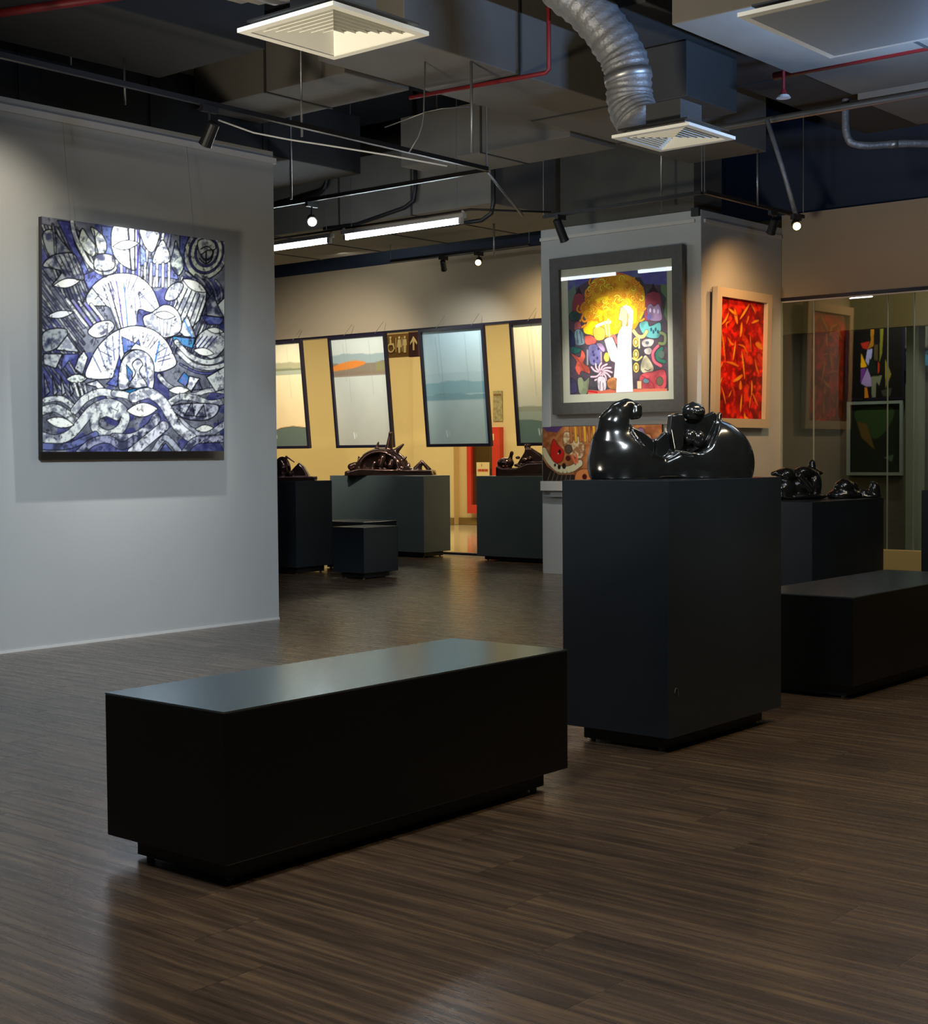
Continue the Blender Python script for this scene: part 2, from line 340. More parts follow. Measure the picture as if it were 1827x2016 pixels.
# ---------------------------------------------------------------- tiny painter (numpy) for the pictures
class Pic:
    def __init__(s, w, h, quad, bg=(0.5, 0.5, 0.5), ss=2):
        s.W, s.H, s.ss = w*ss, h*ss, ss; s.w, s.h = w, h
        s.a = np.zeros((s.H, s.W, 3), np.float32); s.a[:] = bg
        # homography from traced coordinates (TL, TR, BR, BL) to the canvas
        A = []; B = []
        for (x, y), (u, v) in zip(quad, [(0, 0), (s.W, 0), (s.W, s.H), (0, s.H)]):
            A += [[x, y, 1, 0, 0, 0, -u*x, -u*y], [0, 0, 0, x, y, 1, -v*x, -v*y]]; B += [u, v]
        s.h8 = np.append(np.linalg.solve(np.array(A, float), np.array(B, float)), 1).reshape(3, 3)
        s.k = s.W/abs(quad[1][0]-quad[0][0])
        s.rng = np.random.default_rng(3)
        s.tex = {}
    def T(s, P):
        q = np.c_[np.array(P, float), np.ones(len(P))]@s.h8.T; return q[:, :2]/q[:, 2:]
    def noise(s, cx, cy):
        key = (cx, cy)
        if key not in s.tex:
            tot = np.zeros((s.H, s.W), np.float32); amp = 1; tw = 0
            for o in range(3):
                gx, gy = max(2, int(cx*2**o)), max(2, int(cy*2**o)); g = s.rng.random((gy+1, gx+1)).astype(np.float32)
                yy = np.linspace(0, gy-1e-3, s.H); xx = np.linspace(0, gx-1e-3, s.W)
                y0 = yy.astype(int); x0 = xx.astype(int); fy = (yy-y0)[:, None]; fx = (xx-x0)[None]
                fy = fy*fy*(3-2*fy); fx = fx*fx*(3-2*fx)
                v = (g[y0][:, x0]*(1-fx)+g[y0][:, x0+1]*fx)*(1-fy)+(g[y0+1][:, x0]*(1-fx)+g[y0+1][:, x0+1]*fx)*fy
                tot += v*amp; tw += amp; amp *= 0.6
            s.tex[key] = tot/tw
        return s.tex[key]
    def _blend(s, m, y0, y1, x0, x1, col, mott=None, alpha=1.0):
        c = np.array(col, np.float32); sub = s.a[y0:y1, x0:x1]
        if mott is not None:
            n = np.clip((s.noise(*mott[0])[y0:y1, x0:x1]-0.5)*mott[2]+mott[3], 0, 1)[..., None]
            c = c*(1-n)+np.array(mott[1], np.float32)*n
        mm = (m*alpha)[..., None].astype(np.float32); s.a[y0:y1, x0:x1] = sub*(1-mm)+c*mm
    def poly(s, P, col, out=None, ow=5, mott=None, smooth=False, alpha=1.0):
        if smooth: P = s.curve(P, True)
        q = s.T(P)
        x0, y0 = np.maximum(np.floor(q.min(0)).astype(int)-2, 0); x1 = min(int(q[:, 0].max())+3, s.W); y1 = min(int(q[:, 1].max())+3, s.H)
        if x1 > x0 and y1 > y0:
            yy, xx = np.mgrid[y0:y1, x0:x1]+0.5; ins = np.zeros(xx.shape, bool)
            for i in range(len(q)):
                (ax, ay), (bx, by) = q[i-1], q[i]
                if ay == by: continue
                c = (ay > yy) != (by > yy); ins ^= c & (xx < (bx-ax)*(yy-ay)/(by-ay)+ax)
            s._blend(ins, y0, y1, x0, x1, col, mott, alpha)
        if out is not None: s.line(list(P)+[P[0]], out, ow)
        return s
    def curve(s, P, closed=False, n=6):
        P = [np.array(p, float) for p in P]; L = len(P); r = []
        for i in range(L if closed else L-1):
            p0 = P[(i-1) % L] if closed or i > 0 else P[0]; p1 = P[i]; p2 = P[(i+1) % L]; p3 = P[(i+2) % L] if closed or i+2 < L else P[-1]
            for k in range(n):
                t = k/n; r.append(tuple(0.5*((2*p1)+(-p0+p2)*t+(2*p0-5*p1+4*p2-p3)*t*t+(-p0+3*p1-3*p2+p3)*t**3)))
        if not closed: r.append(tuple(P[-1]))
        return r
    def line(s, P, col, w, smooth=False, mott=None, alpha=1.0, out=None, ow=4):
        if smooth: P = s.curve(P)
        if out is not None: s.line(P, out, w+2*ow)
        q = s.T(P); r = max(w*s.k/2, 0.6)
        x0 = max(int(q[:, 0].min()-r)-2, 0); y0 = max(int(q[:, 1].min()-r)-2, 0); x1 = min(int(q[:, 0].max()+r)+3, s.W); y1 = min(int(q[:, 1].max()+r)+3, s.H)
        if x1 <= x0 or y1 <= y0: return s
        m = np.zeros((y1-y0, x1-x0), np.float32)
        for i in range(len(q)-1):
            (ax, ay), (bx, by) = q[i], q[i+1]
            sx0 = max(int(min(ax, bx)-r)-1, x0); sx1 = min(int(max(ax, bx)+r)+2, x1); sy0 = max(int(min(ay, by)-r)-1, y0); sy1 = min(int(max(ay, by)+r)+2, y1)
            if sx1 <= sx0 or sy1 <= sy0: continue
            yy, xx = np.mgrid[sy0:sy1, sx0:sx1]+0.5; dx, dy = bx-ax, by-ay; L = dx*dx+dy*dy+1e-9
            t = np.clip(((xx-ax)*dx+(yy-ay)*dy)/L, 0, 1); d = np.hypot(xx-ax-dx*t, yy-ay-dy*t)
            v = m[sy0-y0:sy1-y0, sx0-x0:sx1-x0]; np.maximum(v, np.clip(r-d+0.5, 0, 1), out=v)
        s._blend(m, y0, y1, x0, x1, col, mott, alpha); return s
    def oval(s, c, rx, ry, col, ang=0, out=None, ow=4, mott=None, alpha=1.0):
        P = []
        for k in range(24):
            t = 2*PI*k/24; x, y = rx*math.cos(t), ry*math.sin(t); P.append((c[0]+x*math.cos(ang)-y*math.sin(ang), c[1]+x*math.sin(ang)+y*math.cos(ang)))
        return s.poly(P, col, out, ow, mott, alpha=alpha)
    def lens(s, x1, y1, x2, y2, hw, col, out=(0.01, 0.01, 0.03), ow=6):
        dx, dy = x2-x1, y2-y1; L = math.hypot(dx, dy); nx, ny = -dy/L, dx/L
        up = [(x1+dx*t-nx*hw*math.sin(PI*t)**0.9, y1+dy*t-ny*hw*math.sin(PI*t)**0.9) for t in np.linspace(0, 1, 12)]
        dn = [(x1+dx*t+nx*hw*math.sin(PI*t)**0.9, y1+dy*t+ny*hw*math.sin(PI*t)**0.9) for t in np.linspace(1, 0, 12)]
        return s.poly(up+dn[1:-1], col, out, ow)
    def mesh(s, name, w, h):
        """a grid w x h metres in the XZ plane, x right, z up, front at y=0 facing -Y, colours on its points"""
        a = s.a.reshape(s.h, s.ss, s.w, s.ss, 3).mean((1, 3))
        nx, ny = s.w, s.h
        xs = (np.arange(nx)/(nx-1)-0.5)*w; zs = (0.5-np.arange(ny)/(ny-1))*h
        V = np.zeros((ny, nx, 3), np.float32); V[..., 0] = xs[None]; V[..., 2] = zs[:, None]
        I = np.arange(nx*ny).reshape(ny, nx); Q = np.stack([I[1:, :-1], I[1:, 1:], I[:-1, 1:], I[:-1, :-1]], -1).reshape(-1, 4)
        me = np_mesh(name, V.reshape(-1, 3), Q)
        at = me.color_attributes.new('paint', 'FLOAT_COLOR', 'POINT')
        lin = np.where(a <= 0.04045, a/12.92, ((np.clip(a, 0, 1)+0.055)/1.055)**2.4)
        c = np.ones((ny*nx, 4), np.float32); c[:, :3] = lin.reshape(-1, 3); at.data.foreach_set('color', c.ravel())
        me.materials.append(M['paint']); return me

def wall_frame(name, label, loc, rz, lean, w, h, pic, fw, fd, fm, matw=0, gl=False, cat='painting', group=None, canvas_d=0.0, mat_only=None):
    """picture facing local -Y: parts frame, mount, painting, glass. lean tips the top outward"""
    t = thing(name, label, cat, loc, rz, group); t.rotation_euler = (lean, 0, rz)
    ow, oh = w+2*(fw+matw), h+2*(fw+matw)
    me = pic.mesh('painted_picture', w, h); p = link('painted_picture', me, None, t); p.location = (0, -canvas_d, 0)
    if fw > 0:
        fr = MB(); iw, ih = ow/2-fw, oh/2-fw
        fr.box((-ow/2, -fd, ih), (ow/2, 0.01, oh/2)).box((-ow/2, -fd, -oh/2), (ow/2, 0.01, -ih))
        fr.box((-ow/2, -fd, -ih), (-iw, 0.01, ih)).box((iw, -fd, -ih), (ow/2, 0.01, ih)); fr.build('frame', fm, t)
        if matw > 0:
            a, b = w/2-0.002, h/2-0.002
            MB().box((-iw, -0.006, b), (iw, 0.004, ih)).box((-iw, -0.006, -ih), (iw, 0.004, -b)).box((-iw, -0.006, -b), (-a, 0.004, b)).box((a, -0.006, -b), (iw, 0.004, b)).build('mount', M['mat_board'], t)
        box('backing', (-ow/2+0.004, 0.006, -oh/2+0.004), (ow/2-0.004, 0.02, oh/2-0.004), M['canvas_edge'], t)
        if gl: box('glass_pane', (-iw, -fd*0.55-0.003, -ih), (iw, -fd*0.55, ih), M['glass_soft'], t)
    else:
        box('canvas', (-w/2, -canvas_d+0.001, -h/2), (w/2, 0.0, h/2), M['canvas_edge'], t)
    return t
#@@PART2
# ================================================================ SETTING
XG = 14.72                    # plane of the shopfront
floor = struct('floor', (-4, -5, -0.12), (14.7, 17.5, -0.0012), M['joint'])
# planks: 0.25 x 1.4 m, each row stepped by 0.3 m; the ones that show largest are objects, the rest one part
PW, PL, G = 0.25, 1.4, 0.0026
mb = MB().box((G*0.2, G/2, -0.0012), (PW-G*0.2, PL-G/2, 0.0)); pm = bpy.data.meshes.new('floor_plank')
pm.from_pydata(mb.v, [], mb.f); pm.materials.append(M['plank'])
def project(x, y, z=0.0):
    v = Vector((x, y, z))-Vector((0, 0, 1.35)); d = v.dot(_f)
    if d < 0.2: return None
    return 913.5+FPX*v.dot(_r2)/d, 1008-FPX*v.dot(_u2)/d, d
cells = []
for i in range(-27, 48):
    x0 = 2.81+PW*i; y0 = 2.065+0.3*i
    jmin = int(math.floor((-5-y0)/PL))-1
    for j in range(jmin, jmin+20):
        ya = y0+PL*j
        if ya < -5 or ya+PL > 17.5 or x0 < -4 or x0+PW > 14.7: continue
        inside = 0; depth = 99
        for k in range(8):
            for kx in (0, 1):
                q = project(x0+PW*kx, ya+PL*k/7)
                if q and -20 < q[0] < 1847 and -20 < q[1] < 2036: inside += 1; depth = min(depth, q[2])
        hidden = (x0+PW < 8.1 and ya > 8.85) or (2.93 < x0 < 4.5 and 3.45 < ya and ya+PL < 4.0)
        cells.append((0 if (inside and not hidden) else 1, depth, x0, ya))
cells.sort()
rest = MB()
for n, (a, d, x0, ya) in enumerate(cells):
    if n < 295 and a == 0:
        o = bpy.data.objects.new('floor_plank', pm); COL.objects.link(o); o.location = (x0, ya, 0); o.parent = floor
    elif a == 0 or d < 99 or n % 1 == 0:
        rest.add([(v[0]+x0, v[1]+ya, v[2]) for v in mb.v], mb.f)
o = rest.build('floor_planking', M['plank'], floor); o['kind'] = 'stuff'

struct('ceiling', (-4, -5, 5.3), (21.1, 30, 5.45), M['slab'])
wl = struct('wall_left', (-4, 8.85, 0), (8.10, 9.05, 3.80), M['wall'])
struct('trim_1', (-4, 8.825, 3.70), (8.115, 8.849, 3.745), M['trim'])
struct('trim_2', (-4, 8.842, 0.0), (8.10, 8.849, 0.018), M['trim'])
struct('wall_back', (-4.1, -5, 0), (-4, 17.5, 5.3), M['dim_wall'])
struct('wall_front', (-4, -5.1, 0), (21, -5, 5.3), M['dim_wall'])
struct('wall_far', (-4, 17.5, 0), (14.7, 17.6, 5.3), M['dim_wall'])
struct('wall_right', (14.70, 9.84, 3.035), (14.90, 17.5, 3.95), M['wall_beige'])
struct('wall_shopfront', (14.70, -5, 3.035), (14.90, 7.79, 3.95), M['wall_beige'])
struct('wall_upper', (14.92, -5, 3.95), (15.0, 30, 5.3), M['wall_dark'])
struct('trim_3', (14.66, 9.84, 3.005), (14.78, 17.5, 3.035), M['frame_black'])
struct('trim_4', (14.66, -5, 3.005), (14.78, 7.78, 3.035), M['frame_black'])
struct('trim_5', (14.66, 11.0, 0.0), (14.78, 17.5, 0.03), M['frame_black'])

# glazing: far bay (three panes) and right bay
ys = [9.84, 12.0, 14.2, 17.5]
win = None
for k in range(3):
    g = box('window_1' if k == 0 else 'glass_pane', (XG-0.006, ys[k]+0.004, 0.03), (XG+0.006, ys[k+1]-0.004, 3.005), M['glass'])
    if k == 0: g['kind'] = 'structure'; win = g
    else: g.parent = win
win2 = None
yr = [-5, -2.0, 0.2, 2.4, 4.6, 6.26, 6.55, 7.40, 7.785]
for k in range(len(yr)-1):
    g = box('window_2' if k == 0 else 'glass_pane', (14.694, yr[k]+0.003, 0.29), (14.706, yr[k+1]-0.003, 3.005), M['glass_dark'])
    if k == 0: g['kind'] = 'structure'; win2 = g
    else:
        g.parent = win2
for y in (6.26, 6.55, 7.40, 7.785):
    box('glass_edge', (14.69, y-0.004, 0.29), (14.71, y+0.004, 3.0), M['green_trim'], win2)
for (z0, z1) in ((2.985, 3.0),): box('top_rail', (14.685, -5, z0), (14.693, 7.785, z1), M['trim'], win2)
struct('trim_6', (14.62, -5, 0), (14.78, 7.79, 0.285), M['brass'])

# column: wrapped by a partition, bare concrete above
struct('wall_column', (12.99, 7.794, 0), (14.70, 9.84, 3.81), M['column'])
cc = struct('wall_column_core', (13.06, 7.92, 3.81), (13.62, 9.62, 5.3), M['concrete'])
struct('trim_7', (12.965, 7.86, 3.685), (12.989, 9.84, 3.72), M['trim'])
struct('trim_8', (13.04, 7.77, 3.685), (14.66, 7.793, 3.72), M['trim'])
tb = tag(box('cap_block', (12.95, 7.80, 3.745), (13.02, 7.89, 3.83), M['black']), 'small black cap block on the upper corner of the column partition', 'fitting')  # plain block capping the partition corner

# mall corridor beyond the far glass
struct('floor_corridor', (14.78, 10.7, -0.12), (21.2, 30, -0.005), M['tile'])
struct('wall_corridor', (21.0, 10.7, 0), (21.2, 30, 5.3), M['yellow_wall'])
struct('wall_corridor_end', (14.9, 30, 0), (21.2, 30.1, 5.3), M['yellow_wall'])
struct('wall_pilaster', (20.84, 17.88, 0), (21.0, 18.9, 5.3), M['yellow_wall'])
struct('baseboard_corridor', (20.975, 10.7, 0), (21.0, 17.88, 0.13), M['brown'])
struct('baseboard_pilaster', (20.815, 17.88, 0), (20.84, 18.9, 0.13), M['brown'])
struct('wall_light_block', (14.9, 10.5, 0), (21.2, 10.7, 5.3), M['yellow_wall'])  # unseen divider added to keep corridor light out of the dim shop
# dim shop behind the right glass
struct('floor_shop', (14.78, -5, -0.12), (21.2, 10.5, -0.005), M['dim_wall'])
struct('wall_shop', (18.3, -5, 0), (18.45, 10.5, 5.3), M['dim_wall'])
struct('wall_soffit', (17.0, -5, 2.84), (17.12, 10.5, 4.2), M['soffit'])
struct('wall_pier', (17.3, 7.31, 0), (17.5, 7.47, 4.2), M['green_trim'])

# ================================================================ PLINTHS AND BENCHES
def plinth(name, label, cat, a, b, z0, z1, m, inset=0.07, group=None, top=None):
    t = thing(name, label, cat, ((a[0]+b[0])/2, (a[1]+b[1])/2, 0), 0, group)
    cx, cy = t.location[0], t.location[1]
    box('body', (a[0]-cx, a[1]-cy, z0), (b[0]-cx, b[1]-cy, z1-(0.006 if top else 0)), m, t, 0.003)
    if top: box('top_sheen_layer', (a[0]-cx, a[1]-cy, z1-0.006), (b[0]-cx, b[1]-cy, z1), top, t)  # thin layer added only to carry the tinted sheen
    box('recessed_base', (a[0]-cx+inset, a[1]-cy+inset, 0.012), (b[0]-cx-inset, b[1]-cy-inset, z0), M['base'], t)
    for sx in (0, 1):
        for sy in (0, 1):
            x = (a[0]-cx+inset+0.03) if sx == 0 else (b[0]-cx-inset-0.03); y = (a[1]-cy+inset+0.03) if sy == 0 else (b[1]-cy-inset-0.03)
            MB().tube([(x, y, 0), (x, y, 0.014)], 0.014, 10).build('glide_foot', M['metal'], t)
    return t
plinth('bench', 'long low black lacquered bench in the foreground with a bluish sheen on its top', 'bench', (2.915, 3.44), (4.70, 4.045), 0.08, 0.56, M['bench'], top=M['bench_sheen'])
plinth('bench', 'low black bench at the right edge behind the tall plinth', 'bench', (7.27, 3.43), (9.1, 4.06), 0.08, 0.56, M['bench'], top=M['bench_sheen'])
pt = plinth('plinth', 'tall dark charcoal plinth carrying the big black abstract sculpture, scuffed near the base', 'plinth', (5.47, 3.45), (6.508, 4.03), 0.075, 1.22, M['plinth'])
plinth('plinth', 'black plinth under the three small dark sculptures in front of the right glass', 'plinth', (10.8, 5.45), (12.16, 6.3), 0.08, 0.93, M['plinth'])
plinth('plinth', 'dark plinth cut off by the right edge of the picture', 'plinth', (12.0, 4.1), (13.1, 5.04), 0.08, 1.0, M['plinth'])
plinth('plinth', 'near-black plinth against the end of the grey wall', 'plinth', (11.2, 11.94), (11.77, 12.8), 0.08, 1.05, M['plinth'])
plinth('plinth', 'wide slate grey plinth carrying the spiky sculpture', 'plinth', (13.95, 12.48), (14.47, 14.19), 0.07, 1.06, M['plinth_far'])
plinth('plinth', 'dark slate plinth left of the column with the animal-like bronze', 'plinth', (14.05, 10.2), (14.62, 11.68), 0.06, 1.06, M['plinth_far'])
plinth('stool', 'black cube stool in front, nearest of the two by the slate plinth', 'stool', (11.16, 10.85), (11.70, 11.32), 0.07, 0.56, M['plinth'])
plinth('stool', 'black cube stool half hidden behind the nearer cube', 'stool', (12.05, 11.72), (12.62, 12.46), 0.07, 0.56, M['plinth'])
# scuff on the tall plinth
tag(MB().tube([(5.53+0.018*math.cos(t), 3.4485, 0.245+0.05*math.sin(t)) for t in np.linspace(0.3, 2.5, 9)], 0.0022, 5).build('scuff_mark', M['frame_grey'], pt))
bpy.context.view_layer.update()
for ch in pt.children:
    if ch.name.startswith('scuff'): ch.matrix_parent_inverse = pt.matrix_world.inverted()

# small white bracket and label plate low on the column
t = thing('wall_bracket', 'small white wall bracket below the unframed painting on the column', 'bracket', (12.99, 9.66, 0.93))
box('plate', (-0.05, -0.20, -0.005), (0, 0.17, 0.10), M['trim'], t); box('slot', (-0.03, -0.20, -0.07), (0, 0.05, -0.012), M['column'], t)

# ================================================================ CORRIDOR THINGS
t = thing('hose_cabinet', 'red framed fire cabinet with glass door on the yellow corridor wall', 'cabinet', (21.0, 17.2, 0.22))
z1 = 1.60
MB().box((-0.12, 0.29, 0), (0, 0.39, z1)).box((-0.12, -0.40, 0), (0, -0.22, z1)).box((-0.12, -0.22, 1.43), (0, 0.29, z1)).box((-0.12, -0.22, 0), (0, 0.29, 0.16)).build('frame', M['red'], t)
box('back_panel', (-0.02, -0.22, 0.16), (-0.01, 0.29, 1.43), M['sign_brown'], t)
box('glass_pane', (-0.07, -0.22, 0.16), (-0.065, 0.29, 1.43), M['glass_dark'], t)
box('inner_edge', (-0.10, -0.235, 0.16), (-0.06, -0.215, 1.27), M['sign_dark'], t)
box('label_plate', (-0.122, -0.27, 1.36), (-0.120, -0.22, 1.48), M['label'], t)
l = box('instruction_plate', (-0.125, -0.16, 0.70), (-0.118, 0.15, 0.955), M['label'], t)
box('printed_band', (-0.127, -0.13, 0.78), (-0.1255, 0.12, 0.83), M['label_red'], l)
for k in range(3): box('printed_line', (-0.127, -0.10+0.07*k, 0.80), (-0.1265, -0.06+0.07*k, 0.812), M['label'], l)
box('printed_number', (-0.127, 0.02, 0.875), (-0.1255, 0.03, 0.925), M['sign_dark'], l)
# poster
t = thing('wall_poster', 'small faded poster on the yellow corridor wall above the red cabinet', 'poster', (20.99, 16.92, 2.2))
box('sheet', (-0.008, -0.11, -0.27), (0, 0.11, 0.29), M['paper'], t)
box('heading', (-0.010, -0.08, 0.20), (-0.0085, 0.09, 0.235), M['sign_brown'], t)
# restroom sign
t = thing('restroom_sign', 'brown hanging sign with wheelchair, two figures and an upward arrow', 'sign', (18.0, 16.52, 3.16))
box('panel', (-0.03, -0.14, -0.20), (0.03, 0.38, 0.19), M['sign_brown'], t); box('arrow_panel', (-0.032, -0.36, -0.21), (0.03, -0.14, 0.20), M['sign_dark'], t)
def sgn(name, polys, M2=M['sign_cream']):
    b = MB()
    for P in polys: b.prism(P, lambda a, c, d: (-0.033-d, -a, c), 0.004)
    return b.build(name, M2, t)
def circ(cx, cy, r, n=14): return [(cx+r*math.cos(2*PI*k/n), cy+r*math.sin(2*PI*k/n)) for k in range(n)]
def arc(cx, cy, r, a0, a1, wd, n=14):
    o = [(cx+r*math.cos(a0+(a1-a0)*k/n), cy+r*math.sin(a0+(a1-a0)*k/n)) for k in range(n+1)]
    i = [(cx+(r-wd)*math.cos(a0+(a1-a0)*k/n), cy+(r-wd)*math.sin(a0+(a1-a0)*k/n)) for k in range(n, -1, -1)]
    return o+i
sgn('arrow_symbol', [[(0.25, 0.13), (0.33, 0.03), (0.325, -0.01), (0.27, 0.05), (0.27, -0.10), (0.235, -0.10), (0.235, 0.05), (0.175, -0.01), (0.18, 0.03)]])
sgn('man_symbol', [circ(0.055, 0.125, 0.022), [(0.02, 0.095), (0.09, 0.095), (0.10, -0.01), (0.085, -0.01), (0.08, -0.13), (0.03, -0.13), (0.027, -0.01), (0.01, -0.01)]])
sgn('woman_symbol', [circ(-0.07, 0.125, 0.022), [(-0.10, 0.095), (-0.04, 0.095), (-0.02, -0.03), (-0.045, -0.04), (-0.05, -0.13), (-0.09, -0.13), (-0.095, -0.04), (-0.12, -0.03)]])
sgn('divider', [[(-0.008, 0.13), (0.0, 0.13), (0.0, -0.11), (-0.008, -0.11)]]); sgn('divider', [[(-0.15, 0.13), (-0.142, 0.13), (-0.142, -0.11), (-0.15, -0.11)]])
sgn('wheelchair_symbol', [circ(-0.27, 0.135, 0.022), [(-0.285, 0.11), (-0.255, 0.11), (-0.25, 0.04), (-0.20, 0.04), (-0.17, -0.06), (-0.19, -0.07), (-0.22, 0.01), (-0.285, 0.01)], arc(-0.26, -0.035, 0.08, 2.0, 6.0, 0.022)])
for y in (-0.3, 0.3): MB().tube([(0, y, 0.19), (0, y, 2.14)], 0.006, 6).build('hanging_rod', M['metal'], t)

# ================================================================ CEILING SERVICES
def duct(name, label, a, b, m=None, flange=None, ribs=True):
    """a box duct; its seams are raised flanges"""
    t = thing(name, label, 'duct', ((a[0]+b[0])/2, (a[1]+b[1])/2, a[2]))
    h = [(b[0]-a[0])/2, (b[1]-a[1])/2, b[2]-a[2]]; m = m or M['duct']
    box('casing', (-h[0], -h[1], 0), (h[0], h[1], h[2]), m, t, 0.008)
    ax = 0 if h[0] > h[1] else 1; L = h[ax]*2; n = max(1, int(L/1.35))
    for k in range(1, n+1 if ribs else 1):
        p = -h[ax]+L*k/(n+1)
        lo = [-h[0]-0.008, -h[1]-0.008, -0.008]; hi = [h[0]+0.008, h[1]+0.008, h[2]+0.004]; lo[ax] = p-0.012; hi[ax] = p+0.012
        box('flange', lo, hi, M['duct_dark'], t)
    for q in ((-0.42, 0.42) if ribs or name == 'air_duct' else ()):
        p = [0, 0]; p[ax] = 2*h[ax]*q
        MB().tube([(p[0], p[1], h[2]), (p[0], p[1], 5.3-a[2])], 0.008, 6).build('hanger_rod', M['metal'], t)
    return t
duct('air_duct', 'long rectangular duct running from the large ceiling diffuser towards the column', (7.75, 7.08, 4.30), (13.04, 7.96, 4.95))
duct('air_duct', 'short rectangular duct crossing behind the large ceiling diffuser', (8.12, 8.05, 4.30), (8.87, 9.85, 4.95))
duct('air_duct', 'rectangular duct with a warm lit underside left of the column', (11.15, 8.1, 4.30), (11.9, 10.25, 4.8))
duct('air_duct', 'wide duct lit from below by the fluorescent tubes', (12.0, 9.75, 3.98), (13.9, 16.5, 4.72))
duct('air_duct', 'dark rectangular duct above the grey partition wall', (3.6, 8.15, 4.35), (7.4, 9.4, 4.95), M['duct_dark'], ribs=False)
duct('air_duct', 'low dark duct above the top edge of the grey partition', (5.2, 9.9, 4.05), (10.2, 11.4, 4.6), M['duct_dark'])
duct('air_duct', 'wide pale duct above the flush panel at top right', (8.3, 1.0, 4.15), (9.95, 5.2, 4.9))
duct('air_duct', 'rectangular duct with lit underside near the right edge, nearer of two', (10.35, 1.0, 4.30), (11.45, 5.42, 4.9))
duct('air_duct', 'rectangular duct with lit underside near the right edge, farther of two', (11.65, 1.0, 4.30), (12.9, 5.47, 4.9))
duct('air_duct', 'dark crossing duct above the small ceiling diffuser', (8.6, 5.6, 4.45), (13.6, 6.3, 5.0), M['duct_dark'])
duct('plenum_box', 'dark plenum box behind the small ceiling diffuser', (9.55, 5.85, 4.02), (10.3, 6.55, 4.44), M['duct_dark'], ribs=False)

def diffuser(label, cx, cy, z, s, box_h=0.2, flat=False, group=None):
    t = thing('ceiling_diffuser', label, 'air vent', (cx, cy, z))
    h = s/2; fl = 0.045
    def ring(b, o, i, z0, z1):
        # sloping square ring from half-size o at z0 to i at z1
        v = [(x*o, y*o, z0) for x, y in ((-1, -1), (1, -1), (1, 1), (-1, 1))]+[(x*i, y*i, z1) for x, y in ((-1, -1), (1, -1), (1, 1), (-1, 1))]
        v += [(p[0], p[1], p[2]+0.004) for p in v]
        f = []
        for k in range(4):
            n = (k+1) % 4; f += [(k, n, n+4, k+4), (k+8, k+12, n+12, n+8), (k, k+8, n+8, n), (k+4, n+4, n+12, k+12)]
        b.add(v, f)
    e = h-fl
    MB().box((-h, -h, 0), (h, -e, 0.02)).box((-h, e, 0), (h, h, 0.02)).box((-h, -e, 0), (-e, e, 0.02)).box((e, -e, 0), (h, e, 0.02)).build('frame', M['white_metal'], t)
    if flat:
        box('face_panel', (-h+fl, -h+fl, -0.004), (h-fl, h-fl, 0.004), M['panel_grey'], t)
    else:
        n = 7; inner = h-fl
        for k in range(n):
            o = inner*(1-k/n)-0.004; i = inner*(1-(k+1.0)/n)+0.006
            if k == n-1: i = 0.004
            b = MB(); ring(b, o, i, 0.004, 0.046); b.build('louvre', M['white_metal'], t)
    box('neck', (-h*0.9, -h*0.9, 0.0505), (h*0.9, h*0.9, 0.06), M['base'], t); box('collar', (-h*0.45, -h*0.45, 0.06), (h*0.45, h*0.45, 0.06+box_h), M['duct_dark'], t)
    return t
diffuser('large square white louvred diffuser hanging below the duct at top left', 5.10, 5.125, 3.40, 0.66, 0.22)
diffuser('smaller square white louvred diffuser in front of the column', 8.275, 5.17, 3.40, 0.585, 0.16)
diffuser('flat white square panel diffuser at the top right, washed in blue light', 6.725, 3.05, 3.42, 0.98, 0.1, True)
diffuser('sliver of a white diffuser at the top left corner', 4.15, 6.62, 3.9, 0.6, 0.2)

def flex(label, pts, r, m=None, n=18, seg=60):
    P = [Vector(p) for p in pts]
    # Catmull-Rom
    out = []
    for i in range(len(P)-1):
        p0, p1, p2, p3 = P[max(i-1, 0)], P[i], P[i+1], P[min(i+2, len(P)-1)]
        for k in range(14):
            t = k/14; out.append(0.5*((2*p1)+(p2-p0)*t+(2*p0-5*p1+4*p2-p3)*t*t+(3*p1-p0-3*p2+p3)*t**3))
    out.append(P[-1])
    rr = [r*(1+0.035*math.sin(i*1.9)+0.02*math.sin(i*0.7)) for i in range(len(out))]
    t = thing('flexible_duct', label, 'duct', tuple(P[0]))
    mb = MB().tube([p-P[0] for p in out], rr, n); mb.build('foil_hose', m or M['foil'], t, True)
    k = len(out)*2//3; d = (out[k+1]-out[k-1]).normalized()*0.03
    MB().tube([out[k]-d-P[0], out[k]+d-P[0]], r*1.06, n).build('strap', M['metal'], t, True)
    return t
flex('silver flexible duct curving down behind the small ceiling diffuser', [(7.9, 6.35, 5.0), (8.14, 6.08, 4.62), (8.32, 5.85, 4.36), (8.43, 5.70, 4.10), (8.46, 5.65, 3.92), (8.47, 5.64, 3.74), (8.46, 5.56, 3.60)], 0.158)
flex('thick grey insulated duct dropping to the large ceiling diffuser', [(4.75, 6.9, 4.9), (5.05, 6.45, 4.45), (5.25, 6.05, 4.05), (5.25, 5.6, 3.95), (5.12, 5.15, 3.93)], 0.24, M['duct'])
flex('narrow corrugated silver duct hanging at the right edge', [(11.79, 5.64, 4.36), (11.77, 5.62, 4.05), (11.84, 5.52, 3.96), (12.1, 5.2, 3.97), (12.5, 4.8, 3.96)], 0.032)

